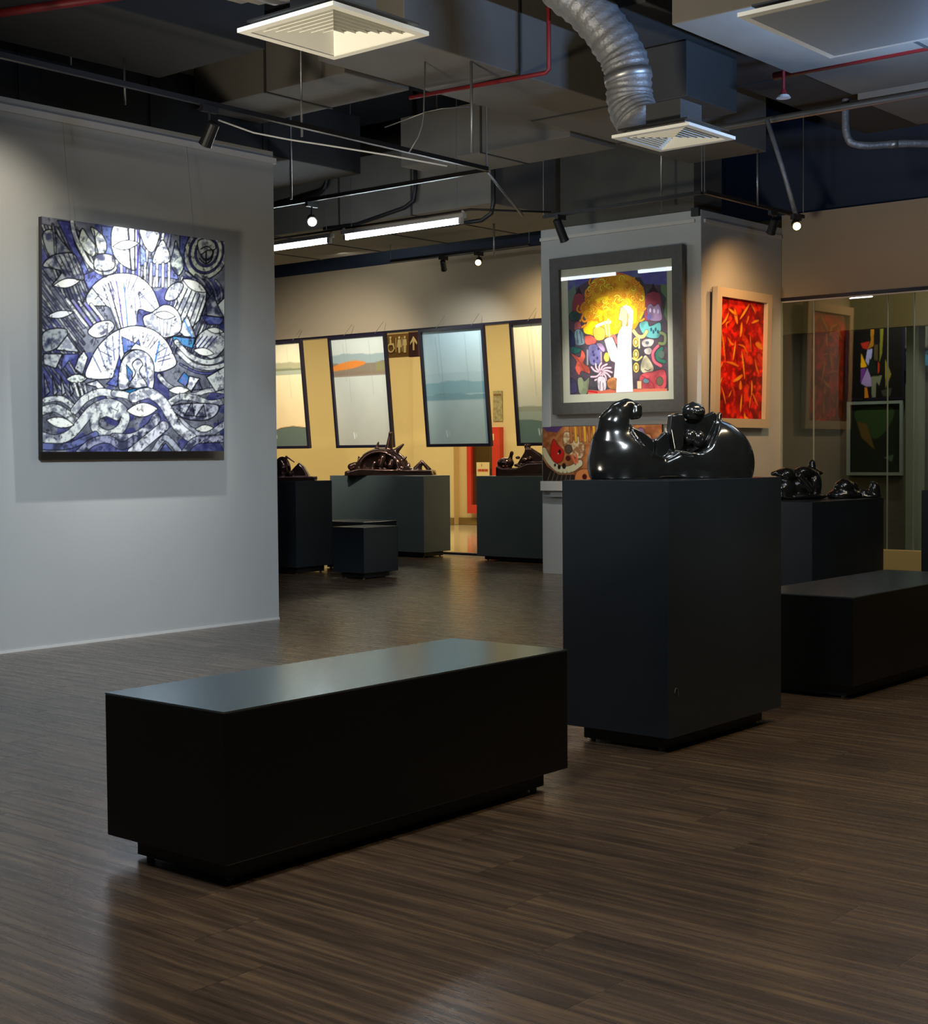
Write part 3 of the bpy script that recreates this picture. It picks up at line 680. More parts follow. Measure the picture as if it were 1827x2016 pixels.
def pipe(name, label, pts, r, m, cat='pipe', n=8, group=None):
    o = MB().tube(pts, r, n).build(name, M[m] if isinstance(m, str) else m, None, True); return tag(o, label, cat, group)
pipe('red_pipe', 'thin red sprinkler pipe crossing under the long duct', [(8.93, 8.1, 4.26), (9.05, 6.80, 4.26), (9.05, 6.77, 4.28), (9.05, 6.77, 5.3)], 0.018, 'red_pipe')
pipe('red_pipe', 'red sprinkler pipe at the top left corner', [(5.2, 9.6, 4.3), (5.85, 7.7, 4.3)], 0.03, 'red_pipe')
pipe('red_pipe', 'dark red pipe running along the lit ducts at the right', [(10.25, 5.50, 4.24), (10.25, 1.0, 4.24)], 0.03, 'red_pipe')
pipe('grey_pipe', 'grey services pipe between the two lit ducts at the right', [(11.6, 6.75, 4.25), (11.6, 1.0, 4.25)], 0.03, 'metal')
t = thing('sprinkler_head', 'sprinkler head with a round white plate below the ducts at right', 'sprinkler', (9.99, 5.28, 4.0))
MB().tube([(0, 0, 0.02), (0, 0, 0.06), (0, 0, 1.3)], [0.03, 0.012, 0.012], 10).build('stem', M['red_pipe'], t); MB().tube([(0, 0, -0.01), (0, 0, 0.012)], [0.055, 0.04], 16).build('plate', M['trim'], t)
pipe('conduit', 'dark conduit bending up beside the hanging rod behind the wall end', [(11.9, 13.6, 4.24), (11.9, 12.25, 4.36), (11.9, 12.13, 4.42), (11.9, 12.08, 4.52), (11.9, 12.08, 5.3)], 0.03, 'black')
pipe('conduit', 'dark conduit loop under the lit duct above the long fluorescent tube, left one', [(11.95, 12.2, 3.96), (11.95, 11.7, 3.95), (11.95, 10.93, 4.06), (11.95, 10.80, 4.12), (11.95, 10.77, 4.25), (11.95, 10.77, 5.3)], 0.024, 'black')
pipe('conduit', 'dark conduit loop under the lit duct above the long fluorescent tube, right one', [(11.95, 10.4, 3.80), (11.95, 9.83, 3.80), (11.95, 9.70, 3.86), (11.95, 9.67, 3.98), (11.95, 9.67, 5.3)], 0.024, 'black')
pipe('braided_hose', 'braided silver hose slanting down to the warm spotlight by the column', [(11.43, 6.2, 4.21), (11.5, 6.09, 3.80), (11.56, 5.99, 3.38)], 0.022, 'foil', 'cable')
pipe('sagging_cable', 'pale cable sagging beside the lighting track', [(6.64, 7.8, 3.65), (6.79, 7.61, 3.56), (6.95, 7.42, 3.51), (7.1, 7.23, 3.47), (7.37, 6.91, 3.40), (7.64, 6.59, 3.32)], 0.006, 'white_plastic', 'cable')
pipe('loose_wire', 'short pale wire curving from the ceiling at centre', [(8.31, 7.38, 4.30), (8.3, 7.39, 3.90), (8.29, 7.40, 3.82), (8.27, 7.42, 3.74), (8.22, 7.47, 3.62)], 0.006, 'metal', 'cable')
pipe('loose_wire', 'thin wavy wire lying under the long duct', [(8.20, 7.70, 3.84), (8.36, 7.42, 3.94), (8.44, 7.33, 3.965), (8.55, 7.15, 3.97)], 0.005, 'metal', 'cable')
for x, y, z, zt, d in ((6.61, 9.46, 4.31, 5.3, 'left of the two over the grey partition'), (6.85, 9.12, 4.0, 4.35, 'right of the two over the grey partition'), (7.71, 8.1, 3.75, 5.3, 'under the left end of the long duct'), (8.53, 7.11, 3.62, 4.3, 'thick, below the middle of the long duct'),
                       (9.0, 9.6, 3.62, 5.3, 'beside the cross track'), (12.6, 8.02, 3.76, 5.3, 'at the left edge of the concrete column'), (12.9, 7.1, 3.76, 4.3, 'at the right edge of the concrete column'), (13.1, 10.6, 3.6, 3.98, 'behind the long fluorescent tube')):
    pipe('hanging_rod', 'thin metal rod hanging from above, '+d, [(x, y, z), (x, y, zt)], 0.008 if x < 8 else 0.011, 'metal', 'rod')

# lighting tracks
def track(label, a, b, z=3.75, tops=(5.3, 5.3)):
    v = Vector((b[0]-a[0], b[1]-a[1], 0)); n = Vector((-v.y, v.x, 0)).normalized()*0.018
    t = thing('lighting_track', label, 'track', (a[0], a[1], z)); P = [Vector((0, 0, 0)), v]
    m = MB(); q = [P[0]-n, P[1]-n, P[1]+n, P[0]+n]; m.add([(p.x, p.y, 0) for p in q]+[(p.x, p.y, 0.035) for p in q], [(0, 3, 2, 1), (4, 5, 6, 7), (0, 1, 5, 4), (1, 2, 6, 5), (2, 3, 7, 6), (3, 0, 4, 7)])
    m.build('rail', M['black'], t)
    for s in (0, 1):
        p = P[s]; MB().tube([p+Vector((0, 0, 0.02)), p+Vector((0, 0, tops[s]-z))], 0.005, 6).build('suspension_wire', M['metal'], t)
    return t
track('long black lighting track running above the grey partition wall', (0.5, 7.78), (9.70, 7.92), tops=(5.3, 4.3))
track('black cross track going left above the fluorescent tubes', (9.73, 7.95), (9.73, 14.5), tops=(4.3, 5.3))
track('black track in front of the painted face of the column', (12.06, 9.1), (11.93, 7.15), tops=(5.3, 4.3))
track('black track along the side of the column', (11.93, 7.12), (13.9, 7.12), tops=(4.3, 5.3))
track('short black track above the hanging landscapes', (13.5, 10.4), (13.5, 12.6), tops=(3.98, 3.98))
pipe('track_brace', 'slanting grey brace from the track corner down to the column track', [(9.71, 7.92, 3.74), (10.35, 8.04, 3.46)], 0.012, 'metal', 'brace')
pipe('lamp_rail', 'thin dark rail holding the fluorescent tubes', [(10.33, 14.0, 3.575), (10.31, 10.4, 3.575), (10.29, 8.6, 3.575), (10.85, 8.1, 3.56)], 0.010, 'black', 'rail')

def spot_head(label, loc, target, m_lens, L=0.17, r=0.045, light=None, hang=3.75):
    """track spotlight: adapter, stem, head, lens; loc is the centre of the head"""
    t = thing('track_spotlight', label, 'spotlight', loc)
    d = (Vector(target)-Vector(loc)).normalized()
    zt = hang-loc[2]
    MB().box((-0.07, -0.018, zt-0.045), (0.07, 0.018, zt)).build('adapter', M['black'], t)
    MB().tube([(0, 0, 0.0), (0, 0, zt-0.04)], 0.010, 8).build('stem', M['black'], t)
    MB().tube([-d*L/2, -d*L/2+d*0.01, d*(L/2-0.03), d*L/2], [r*0.75, r*0.95, r, r*1.08], 16).build('head', M['black'], t, False)
    c = d*(L/2+0.001)
    MB().tube([c, c+d*0.004], r*0.8, 16).build('lens', m_lens or M['black'], t)
    if light:
        e, col, ang, bl = light
        s = spot('spot_lamp', tuple(Vector(loc)+d*(L/2+0.02)), target, e, col, ang, bl, 0.03)
    return t
spot_head('black track spotlight aimed at the blue and white painting', (6.61, 7.86, 3.56), (6.58, 8.85, 2.12), None, light=(330, (0.95, 0.98, 1.0), 62, 1.0))
spot_head('glaring white track spotlight above the left fluorescent tube', (9.76, 10.13, 3.58), (4.5, 4.0, 0.2), M['lamp_cool'], 0.12, 0.05, light=(30, (1.0, 0.97, 0.92), 60, 0.8))
spot_head('black track spotlight hanging left of the column, aimed at the picture of the white figure', (12.0, 8.84, 3.60), (12.95, 8.70, 1.9), None, 0.24, 0.045, light=(260, (1.0, 0.98, 0.9), 74, 1.0))
spot_head('warm glowing spotlight below the braided hose', (11.56, 5.99, 3.30), (10.2, 5.0, 2.6), M['lamp_warm'], 0.10, 0.04, hang=3.385)
spot_head('warm glowing spotlight above the hanging landscapes', (13.5, 11.16, 3.64), (12.4, 10.5, 3.0), M['lamp_warm'], 0.10, 0.042)
spot_head('small dark spotlight left of the warm one above the hanging landscapes', (13.5, 11.72, 3.64), (14.5, 12.3, 2.4), None, 0.14, 0.035, light=(90, (0.85, 0.95, 1.0), 95, 1.0))
spot_head('black spotlight aimed at the red painting, on the side track', (13.25, 7.12, 3.6), (13.7, 7.79, 2.5), None, 0.16, 0.045, light=(30, (1.0, 0.52, 0.20), 130, 1.0))
# lamps without fittings of their own
spot('spot_lamp', (5.0, 7.75, 3.6), (5.5, 8.85, 2.9), 75, (1.0, 0.93, 0.8), 60, 1.0)
spot('spot_lamp', (3.0, 3.6, 4.2), (6.8, 8.85, 0.45), 1250, (0.72, 0.85, 1.0), 44, 0.9, 0.1)
spot('spot_lamp', (11.2, 12.4, 3.7), (14.5, 14.8, 1.9), 900, (1.0, 0.90, 0.72), 60, 1.0)
spot('spot_lamp', (12.9, 15.0, 3.6), (14.5, 15.7, 1.8), 260, (1.0, 0.80, 0.5), 66, 1.0)
spot('spot_lamp', (13.4, 10.3, 3.7), (14.6, 10.9, 2.5), 260, (1.0, 0.78, 0.45), 90, 1.0)
spot('spot_lamp', (3.2, 0.6, 4.2), (5.95, 3.8, 1.25), 420, (0.85, 0.93, 1.0), 20, 1.0, 0.05)
spot('spot_lamp', (11.7, 6.05, 3.4), (13.72, 7.75, 2.2), 330, (1.0, 0.55, 0.25), 48, 1.0)
spot('spot_lamp', (17.45, 7.55, 3.9), (18.3, 8.25, 2.6), 160, (1.0, 0.95, 0.9), 70, 1.0)  # unseen spot added to brighten the pictures behind the right glass
o = area('light_batten', (8.75, 3.2, 3.15), (8.75, 3.2, 5), 0.8, 230, (0.34, 0.56, 1.0), 0.1, flat=0)
o.rotation_euler = (PI, 0, 0)

def tube_lamp(label, ax, y0, y1, z):
    t = thing('fluorescent_lamp', label, 'lamp', (ax, (y0+y1)/2, z)); h = (y1-y0)/2
    box('batten', (-0.03, -h-0.03, 0.028), (0.03, h+0.03, 0.07), M['white_plastic'], t, 0.006)
    MB().tube([(0, -h+0.03, 0), (0, h-0.03, 0)], 0.022, 12).build('tube', M['tube'], t, True)
    for s in (-1, 1):
        MB().tube([(0.02, s*h*0.9, 0.07), (0.02, s*h*0.9, 5.3-z)], 0.004, 6).build('suspension_wire', M['metal'], t)
        box('end_cap', (-0.022, s*h-0.03 if s > 0 else -h, -0.024), (0.022, s*h if s > 0 else -h+0.03, 0.03), M['white_plastic'], t)
        MB().ball((0, s*(h+0.01), 0.085), 0.016).build('screw_knob', M['trim'], t)
tube_lamp('long bright fluorescent tube left of the column', 10.29, 8.70, 10.22, 3.48)
tube_lamp('fluorescent tube partly hidden behind the end of the grey wall', 10.33, 10.46, 11.95, 3.48)

# ================================================================ PICTURES
K = (0.03, 0.03, 0.06); WH = (0.86, 0.87, 0.84); GR = (0.42, 0.43, 0.47); BL = (0.20, 0.20, 0.42); EY = (0.97, 0.97, 0.92)
# --- 1: blue, black and white painting on the left wall (coordinates traced in its own frame)
p = Pic(300, 340, [(150, 118), (1530, 300), (1540, 1895), (160, 1895)], (0.30, 0.31, 0.44))
n1 = p.noise(5, 6); n2 = p.noise(26, 30)
p.a[:] = np.clip(np.where((n1[..., None] > 0.52), np.array([0.27, 0.28, 0.46]), np.array([0.42, 0.43, 0.47]))+(n2[..., None]-0.5)*0.35, 0, 1)
MW = ((38, 44), (0.50, 0.51, 0.55), 4.0, 0.30)       # mottled white
MD = ((30, 36), (0.22, 0.23, 0.32), 4.0, 0.40)       # mottled grey
MB_ = ((24, 30), (0.42, 0.46, 0.68), 3.0, 0.3)
def W(P, sm=True, m=MW, c=WH): p.poly(P, c, K, 8, m, sm)
def S(P, w=22, m=MW, c=WH, sm=True): p.line(P, c, w, sm, m, out=K, ow=5)
def BLU(P, sm=False, c=BL): p.poly(P, c, K, 6, MB_, sm)
rg = random.Random(5)
# slanting blades on the left, right and top
for k in range(15):
    x = 165+k*26; S([(x-60, 180+k*4), (x+40, 420), (x+190, 760+rg.random()*60)], 13, MD, GR if k % 2 else (0.62, 0.64, 0.62))
for k in range(12):
    y = 520+k*62; S([(150, y), (250+rg.random()*40, y+150), (470, y+430)], 14, MD, (0.68, 0.69, 0.68) if k % 2 else (0.46, 0.47, 0.54))
for k in range(13):
    S([(1180+k*32, 560+k*14), (1120+k*34, 800), (1020+k*30, 1130+rg.random()*50)], 14, MD, WH if k % 2 else (0.50, 0.52, 0.58))
for k in range(9):
    S([(700+k*52, 190+k*8), (700+k*48, 420), (716+k*40, 640)], 17, MW, WH if k % 2 else (0.45, 0.46, 0.60))
BLU([(270, 150), (360, 160), (400, 330), (520, 560), (500, 640), (460, 560), (380, 380)])
BLU([(600, 190), (680, 200), (690, 420), (720, 470), (640, 520), (620, 380)], c=(0.28, 0.33, 0.52))
BLU([(460, 560), (560, 520), (720, 500), (700, 560), (560, 610), (510, 680)])
BLU([(1190, 240), (1260, 250), (1230, 420), (1300, 560), (1230, 520), (1190, 400)])
BLU([(1360, 860), (1540, 880), (1500, 930), (1400, 930)])
# shapes at the upper left
W([(160, 250), (230, 220), (300, 300), (380, 400), (440, 540), (330, 500), (260, 480), (190, 380)], m=MD, c=(0.55, 0.57, 0.55))
S([(235, 180), (250, 290), (255, 390)], 10, MD, (0.5, 0.52, 0.5))
W([(160, 490), (220, 420), (310, 395), (390, 400), (440, 480), (470, 590), (400, 590), (340, 600), (230, 640), (300, 540), (240, 510)], m=MD, c=(0.66, 0.67, 0.66))
for k in range(5): p.line([(250+k*34, 400+abs(k-3)*6), (330+k*30, 560)], K, 7)
p.lens(240, 638, 440, 600, 34, EY); p.lens(190, 870, 392, 838, 28, (0.88, 0.88, 0.88))
W([(455, 210), (500, 270), (560, 350), (540, 420), (480, 380), (430, 320)], c=(0.80, 0.82, 0.74)); W([(520, 200), (600, 250), (640, 330), (620, 400), (560, 390), (550, 300)], c=(0.80, 0.82, 0.74))
S([(380, 160), (400, 260), (450, 370), (510, 470), (600, 540), (690, 520), (715, 440)], 26, MW, (0.80, 0.82, 0.76))
p.line([(545, 230), (560, 330), (590, 450), (620, 580)], K, 9, True)
W([(560, 410), (640, 400), (700, 430), (690, 510), (600, 530), (545, 500)], m=MD, c=(0.75, 0.76, 0.72))
# top: upright leaf with eye, hanging leaf
W([(690, 190), (780, 200), (860, 210), (885, 300), (870, 420), (860, 520), (770, 490), (700, 420), (672, 320)]); p.line([(800, 200), (810, 350), (825, 520)], K, 12); p.line([(850, 210), (852, 520)], K, 12); p.line([(870, 210), (872, 560)], (0.2, 0.2, 0.45), 12)
p.lens(685, 345, 880, 318, 34, EY)
W([(893, 210), (1030, 230), (1020, 320), (985, 385), (940, 360), (905, 290)], c=(0.88, 0.88, 0.82))
BLU([(893, 330), (930, 380), (940, 480), (893, 490)], c=(0.30, 0.36, 0.62)); BLU([(950, 430), (1150, 470), (1180, 590), (960, 560)], c=(0.34, 0.36, 0.52))
W([(1030, 330), (1070, 300), (1120, 440), (1040, 475), (985, 450)]); W([(1160, 300), (1185, 370), (1225, 480), (1180, 560), (1120, 470), (1140, 380)], m=MD, c=(0.72, 0.76, 0.70))
for k in range(5): S([(930+k*45, 470), (925+k*46, 640)], 17)
# spiral, top right
for r, c in ((205, (0.83, 0.86, 0.76)), (165, (0.26, 0.24, 0.55)), (150, (0.83, 0.86, 0.76)), (112, (0.30, 0.28, 0.60)), (98, (0.72, 0.75, 0.68)), (62, (0.30, 0.31, 0.38)), (52, (0.66, 0.67, 0.62))):
    p.oval((1390+(205-r)*0.05, 385), r*0.80, r, c, 0.25, K, 7, MW if sum(c) > 1.5 else MB_)
W([(1330, 300), (1390, 280), (1450, 310), (1460, 360), (1400, 370), (1350, 400), (1330, 360)], c=(0.80, 0.81, 0.76)); p.line([(1350, 360), (1400, 340), (1440, 380), (1430, 440), (1385, 470), (1340, 430)], K, 9, True); p.line([(1390, 380), (1390, 470)], K, 12)
for k in range(4): S([(1240+k*75, 540+k*20), (1330+k*60, 620+k*20), (1500, 840+k*8)], 17, MD, (0.62, 0.63, 0.66))
# right hand structures
W([(1215, 585), (1395, 685), (1390, 760), (1340, 900), (1240, 1000), (1050, 1050), (1100, 900), (1180, 760), (1150, 700)], sm=False); 
for k in range(5): p.line([(1250+k*32, 660+k*14), (1130+k*38, 930+k*16)], K, 8)
W([(1080, 740), (1110, 650), (1180, 610), (1220, 640), (1160, 740)]); p.lens(1215, 588, 1395, 685, 36, EY)
W([(1390, 760), (1440, 690), (1530, 880), (1400, 860)], sm=False, m=MD, c=(0.72, 0.73, 0.74)); W([(1480, 780), (1540, 720), (1540, 900)], sm=False)
W([(1400, 965), (1530, 985), (1540, 1100), (1440, 1190), (1330, 1120), (1320, 1040)]); p.lens(1400, 965, 1530, 985, 22, EY)
for k in range(4): p.line([(1480-k*38, 1020), (1400-k*34, 1110)], (0.2, 0.2, 0.4), 9)
W([(1170, 970), (1250, 860), (1320, 1030), (1230, 1020)], sm=False, c=(0.92, 0.95, 0.97)); p.line([(1230, 900), (1290, 1025)], (0.25, 0.5, 0.75), 12)
BLU([(1140, 1020), (1310, 1035), (1290, 1110), (1150, 1070)], c=(0.22, 0.55, 0.70))
S([(1170, 1060), (1250, 1150), (1340, 1200), (1430, 1215), (1540, 1180)], 34); S([(1190, 1140), (1300, 1235), (1420, 1260), (1540, 1235)], 30); S([(1200, 1230), (1320, 1290), (1440, 1300), (1540, 1262)], 12, c=(0.3, 0.3, 0.55))
p.lens(1300, 1122, 1458, 1152, 30, EY)
# centre dome with blades
W([(470, 790), (490, 710), (545, 630), (640, 565), (760, 543), (870, 562), (950, 620), (1005, 700), (1045, 838), (960, 835), (880, 820), (860, 940), (740, 975), (690, 860), (640, 790)], c=(0.97, 0.97, 0.97), m=((20, 22), (0.80, 0.81, 0.86), 2.5, 0.0))
W([(470, 790), (490, 710), (530, 650), (640, 790)], sm=False, c=(0.80, 0.84, 0.76))
for a, b, c in (((610, 640), (735, 960), GR), ((655, 620), (750, 955), K), ((672, 610), (700, 740), (0.35, 0.33, 0.45)), ((715, 605), (765, 945), (0.30, 0.25, 0.55)), ((770, 620), (800, 940), (0.25, 0.40, 0.75)), ((845, 640), (868, 930), (0.45, 0.45, 0.60)), ((880, 690), (900, 800), (0.35, 0.35, 0.5)), ((885, 680), (1010, 820), (0.4, 0.4, 0.5))):
    p.line([a, b], c, 10)
for k in range(5): S([(340+k*46, 740+k*10), (450+k*40, 890), (540+k*34, 1000)], 18, MW, WH if k % 2 == 0 else (0.42, 0.40, 0.66))
W([(500, 985), (560, 920), (660, 900), (700, 950), (640, 1010), (560, 1030)], c=(0.97, 0.97, 0.95)); p.line([(600, 1000), (640, 970), (660, 1060)], (0.4, 0.4, 0.45), 22)
# right round vessel
W([(915, 880), (980, 840), (1080, 780), (1170, 820), (1210, 920), (1180, 1000), (1060, 1030), (960, 990)], c=(0.94, 0.94, 0.93)); p.lens(1000, 852, 1160, 868, 30, EY)
for k in range(4): p.line([(1040+k*32, 890), (1050+k*22, 1010)], (0.5, 0.5, 0.55), 8)
# second fan
W([(490, 1330), (520, 1200), (590, 1080), (700, 985), (840, 940), (980, 965), (1080, 1040), (1140, 1140), (1165, 1240), (1010, 1290), (960, 1180), (880, 1120), (790, 1140), (740, 1230), (700, 1330)], c=(0.98, 0.98, 0.98), m=((18, 20), (0.80, 0.82, 0.88), 2.5, 0.0))
for k in range(5): p.line([(530+k*52, 1150-k*44), (600+k*34, 1290-k*30)], (0.35, 0.36, 0.48), 9)
BLU([(755, 1020), (895, 1090), (885, 1040), (820, 1120), (770, 1150)], c=(0.25, 0.40, 0.62)); p.line([(1040, 1060), (1010, 1210)], (0.25, 0.45, 0.7), 14); p.line([(1100, 1100), (1060, 1240)], (0.45, 0.45, 0.6), 9)
BLU([(690, 1330), (740, 1160), (755, 1260), (720, 1400), (640, 1380)], c=(0.27, 0.32, 0.62))
# innermost dome with a key shape
W([(740, 1420), (740, 1260), (790, 1160), (870, 1120), (950, 1150), (1000, 1240), (985, 1430), (860, 1400)], c=(0.96, 0.97, 0.98)); BLU([(790, 1230), (840, 1290), (830, 1390), (800, 1330)], c=(0.15, 0.48, 0.66)); W([(835, 1230), (880, 1190), (915, 1230), (890, 1290), (950, 1400), (810, 1400), (860, 1300)], c=(0.97, 0.97, 0.97)); p.line([(935, 1180), (960, 1400)], (0.45, 0.5, 0.7), 9)
BLU([(770, 1430), (940, 1400), (980, 1440), (850, 1470)], c=(0.10, 0.42, 0.60))
# left middle shards
W([(160, 1000), (240, 960), (340, 970), (330, 1060), (220, 1130), (165, 1120)], m=MD, c=(0.60, 0.62, 0.62)); W([(260, 1120), (345, 1010), (435, 1140)], sm=False, c=(0.78, 0.80, 0.78)); W([(165, 1150), (310, 1150), (260, 1260), (170, 1230)], sm=False, c=(0.72, 0.73, 0.72)); BLU([(310, 1155), (430, 1150), (410, 1290), (360, 1200), (300, 1280)]); W([(430, 1180), (470, 1130), (500, 1180), (460, 1310), (400, 1260)], sm=False)
for k in range(5): W([(170+k*62, 1300+10*k), (215+k*60, 1440), (180+k*64, 1470)], sm=False, m=MD, c=(0.66, 0.67, 0.70))
p.lens(338, 1342, 494, 1338, 34, (0.86, 0.88, 0.84)); W([(480, 1380), (570, 1350), (690, 1470), (700, 1540), (560, 1400)], sm=False, c=(0.95, 0.95, 0.94))
for k in range(3): S([(400+k*36, 1375), (430+k*34, 1470)], 15)
# right middle: crown and shards
S([(1040, 1320), (1120, 1400), (1280, 1465), (1420, 1430), (1540, 1440)], 30); BLU([(1180, 1360), (1230, 1290), (1280, 1340), (1240, 1400)], c=(0.15, 0.45, 0.65)); W([(1270, 1320), (1350, 1340), (1290, 1440), (1250, 1410)], sm=False, c=(0.96, 0.96, 0.96)); W([(1340, 1350), (1370, 1420), (1290, 1430)], sm=False, m=MD, c=(0.5, 0.5, 0.55))
W([(1400, 1330), (1540, 1250), (1540, 1420), (1470, 1440)], sm=False); p.lens(1110, 1428, 1272, 1428, 30, EY)
# waves along the bottom
S([(1100, 1540), (1200, 1480), (1320, 1490), (1430, 1530), (1540, 1510)], 44)
W([(1130, 1560), (1250, 1530), (1480, 1540), (1470, 1620), (1370, 1660), (1230, 1640)], m=MD, c=(0.80, 0.81, 0.83)); W([(1290, 1520), (1310, 1625), (1235, 1620)], sm=False, m=MD, c=(0.60, 0.60, 0.62)); W([(1380, 1540), (1400, 1630), (1320, 1630)], sm=False, m=MD, c=(0.60, 0.60, 0.62))
S([(1200, 1660), (1300, 1740), (1420, 1760), (1540, 1690)], 44, c=(0.78, 0.79, 0.82)); p.lens(1318, 1726, 1458, 1716, 28, EY)
S([(160, 1580), (250, 1560), (350, 1610), (430, 1680)], 52); S([(180, 1500), (300, 1490), (400, 1560)], 34); S([(400, 1580), (480, 1490), (600, 1440), (700, 1460)], 48)
S([(700, 1450), (800, 1470), (880, 1540)], 44); S([(850, 1480), (960, 1450), (1060, 1510), (1130, 1620), (1200, 1720), (1290, 1790)], 74, c=(0.95, 0.95, 0.95))
S([(160, 1780), (260, 1800), (370, 1760), (460, 1660), (540, 1570), (650, 1525), (750, 1560), (785, 1640), (740, 1730), (640, 1765), (560, 1710), (560, 1630), (640, 1590), (720, 1620)], 62)
p.lens(188, 1650, 398, 1690, 40, EY); p.lens(795, 1585, 1032, 1568, 54, EY)
S([(700, 1790), (840, 1790), (960, 1720), (1020, 1640)], 64, MD, (0.80, 0.80, 0.82)); S([(160, 1850), (340, 1850), (480, 1800), (560, 1760)], 40, MD, (0.40, 0.43, 0.62)); S([(440, 1900), (540, 1820), (660, 1800), (760, 1850), (860, 1800)], 50, MD, (0.60, 0.61, 0.70))
S([(840, 1900), (960, 1800), (1080, 1700)], 70, c=(0.88, 0.88, 0.90)); S([(1000, 1900), (1090, 1790), (1200, 1900)], 40, c=(0.7, 0.72, 0.76)); BLU([(1040, 1900), (1090, 1830), (1150, 1900)], c=(0.2, 0.22, 0.36)); S([(1240, 1900), (1330, 1810), (1540, 1800)], 50, MD, (0.72, 0.72, 0.78))
p.line([(1340, 1830), (1360, 1805), (1350, 1840), (1385, 1812), (1395, 1835), (1430, 1815), (1450, 1832), (1475, 1820)], K, 5, True); p.line([(1480, 1830), (1490, 1812), (1500, 1832), (1512, 1812)], K, 5)
for k in range(26):                                     # extra blades and scratches inside the domes
    a = math.radians(200+k*5.6); r0, r1 = (150, 262) if k % 2 else (120, 235)
    p.line([(760+r0*math.cos(a), 810+r0*math.sin(a)), (760+r1*math.cos(a), 810+r1*math.sin(a))], rg.choice([(0.30, 0.30, 0.42), (0.62, 0.62, 0.70), (0.12, 0.12, 0.2)]), 3+rg.random()*5)
    a = math.radians(195+k*6); p.line([(850+190*math.cos(a), 1260+190*math.sin(a)), (850+285*math.cos(a), 1260+285*math.sin(a))], rg.choice([(0.35, 0.36, 0.50), (0.6, 0.62, 0.72), (0.15, 0.15, 0.25)]), 3+rg.random()*5)
fine = p.noise(85, 95)[..., None]; mid = p.noise(40, 14)[..., None]
p.a = np.clip(p.a*(1-0.62*np.clip((fine-0.53)*5, 0, 1)*np.clip((mid-0.40)*4, 0, 1)), 0, 1)
for k in range(170):
    x, y = 160+rg.random()*1370, 230+rg.random()*1650; L = 14+rg.random()*34; a = rg.choice([1.1, 1.5, 2.0, 0.4])+rg.uniform(-.3, .3)
    p.line([(x, y), (x+L*math.cos(a), y+L*math.sin(a))], (0.08, 0.08, 0.13), 3+rg.random()*4, alpha=0.8)
pa = wall_frame('painting', 'large square unframed blue, black and white abstract painting on the grey wall', (6.615, 8.735, 2.187), 0, math.radians(1.5), 1.62, 1.61, p, 0, 0, None, canvas_d=0.04)
for s_ in (-0.55, 0.55): MB().tube([(s_, 0.0, 0.79), (s_, 0.09, 1.5)], 0.0015, 5).build('hanging_wire', M['metal'], pa)

# --- 2: framed painting of the white figure with golden hair
p = Pic(250, 262, [(130, 185), (1665, 40), (1665, 1925), (145, 1955)], (0.30, 0.27, 0.30))
n1 = p.noise(6, 7)[..., None]; n2 = p.noise(20, 22)[..., None]
p.a[:] = np.array([0.31, 0.28, 0.32])+(n1-0.5)*np.array([0.2, 0.05, 0.1])+(n2-0.5)*0.12
VI = (0.36, 0.35, 0.66); DK = (0.12, 0.09, 0.12)
p.poly([(140, 180), (1660, 40), (1660, 330), (1300, 300), (1250, 200), (600, 200), (420, 260), (300, 330), (140, 420)], VI, None, 0, ((10, 10), (0.42, 0.46, 0.60), 3, 0.2))
p.poly([(140, 400), (240, 300), (260, 420), (200, 560), (190, 700), (140, 760)], (0.42, 0.52, 0.46)); p.poly([(1560, 300), (1660, 320), (1660, 900), (1600, 760), (1640, 520), (1560, 420)], (0.42, 0.52, 0.38))
def tower(x0, x1, y0, y1, ym):
    xm = (x0+x1)/2; p.poly([(x0, ym+80), (x0+20, ym), (xm-20, y0+70), (xm+5, y0), (xm+30, y0+60), (x1-15, ym), (x1, ym+90), (x1-10, y1), (x0-15, y1)], (0.60, 0.25, 0.32), None, 0, ((8, 8), (0.42, 0.14, 0.18), 3, 0.3)); p.poly([(x0+30, ym-20), (xm-20, y0+70), (xm+5, y0), (xm+30, y0+60), (x1-30, ym-30), (xm, ym-50)], (0.20, 0.12, 0.17))
tower(205, 385, 335, 720, 480); tower(1310, 1560, 290, 860, 470)
# golden hair
p.oval((860, 560), 450, 440, (0.86, 0.42, 0.26), 0, None, 0, ((10, 10), (0.80, 0.50, 0.30), 3, 0.3)); p.poly([(440, 500), (500, 260), (640, 190), (860, 160), (1060, 170), (1200, 260), (1300, 400), (1300, 700), (1200, 900), (1140, 980), (1000, 1000), (700, 1100), (480, 1060), (360, 980), (420, 860), (320, 700), (340, 600)], (0.93, 0.70, 0.10), None, 0, ((9, 9), (0.84, 0.52, 0.08), 3, 0.3), True)
p.poly([(520, 560), (800, 480), (1150, 560), (1180, 800), (1130, 900), (880, 820), (800, 860), (640, 960), (460, 1050), (370, 990), (520, 800)], (0.98, 0.84, 0.06), None, 0, ((9, 9), (0.92, 0.70, 0.06), 3, 0.3), True)
rg = random.Random(11)
for k in range(95):
    a = rg.random()*2*PI; r = 430*math.sqrt(rg.random()); x = 830+r*math.cos(a); y = 570+r*math.sin(a)*0.92
    if 880 < x < 1150 and y > 600: continue
    h = 30+rg.random()*34; t = rg.random()*6.3; c = rg.choice([(0.98, 0.80, 0.10), (0.96, 0.66, 0.08), (0.99, 0.90, 0.25), (0.90, 0.58, 0.06)])
    p.line([(x+h*math.cos(t+q)*(1-q*0.14), y+h*math.sin(t+q)*(1-q*0.14)) for q in (0, 0.8, 1.6, 2.4, 3.2, 4.0)], c, 20, True, out=(0.58, 0.34, 0.05), ow=4)
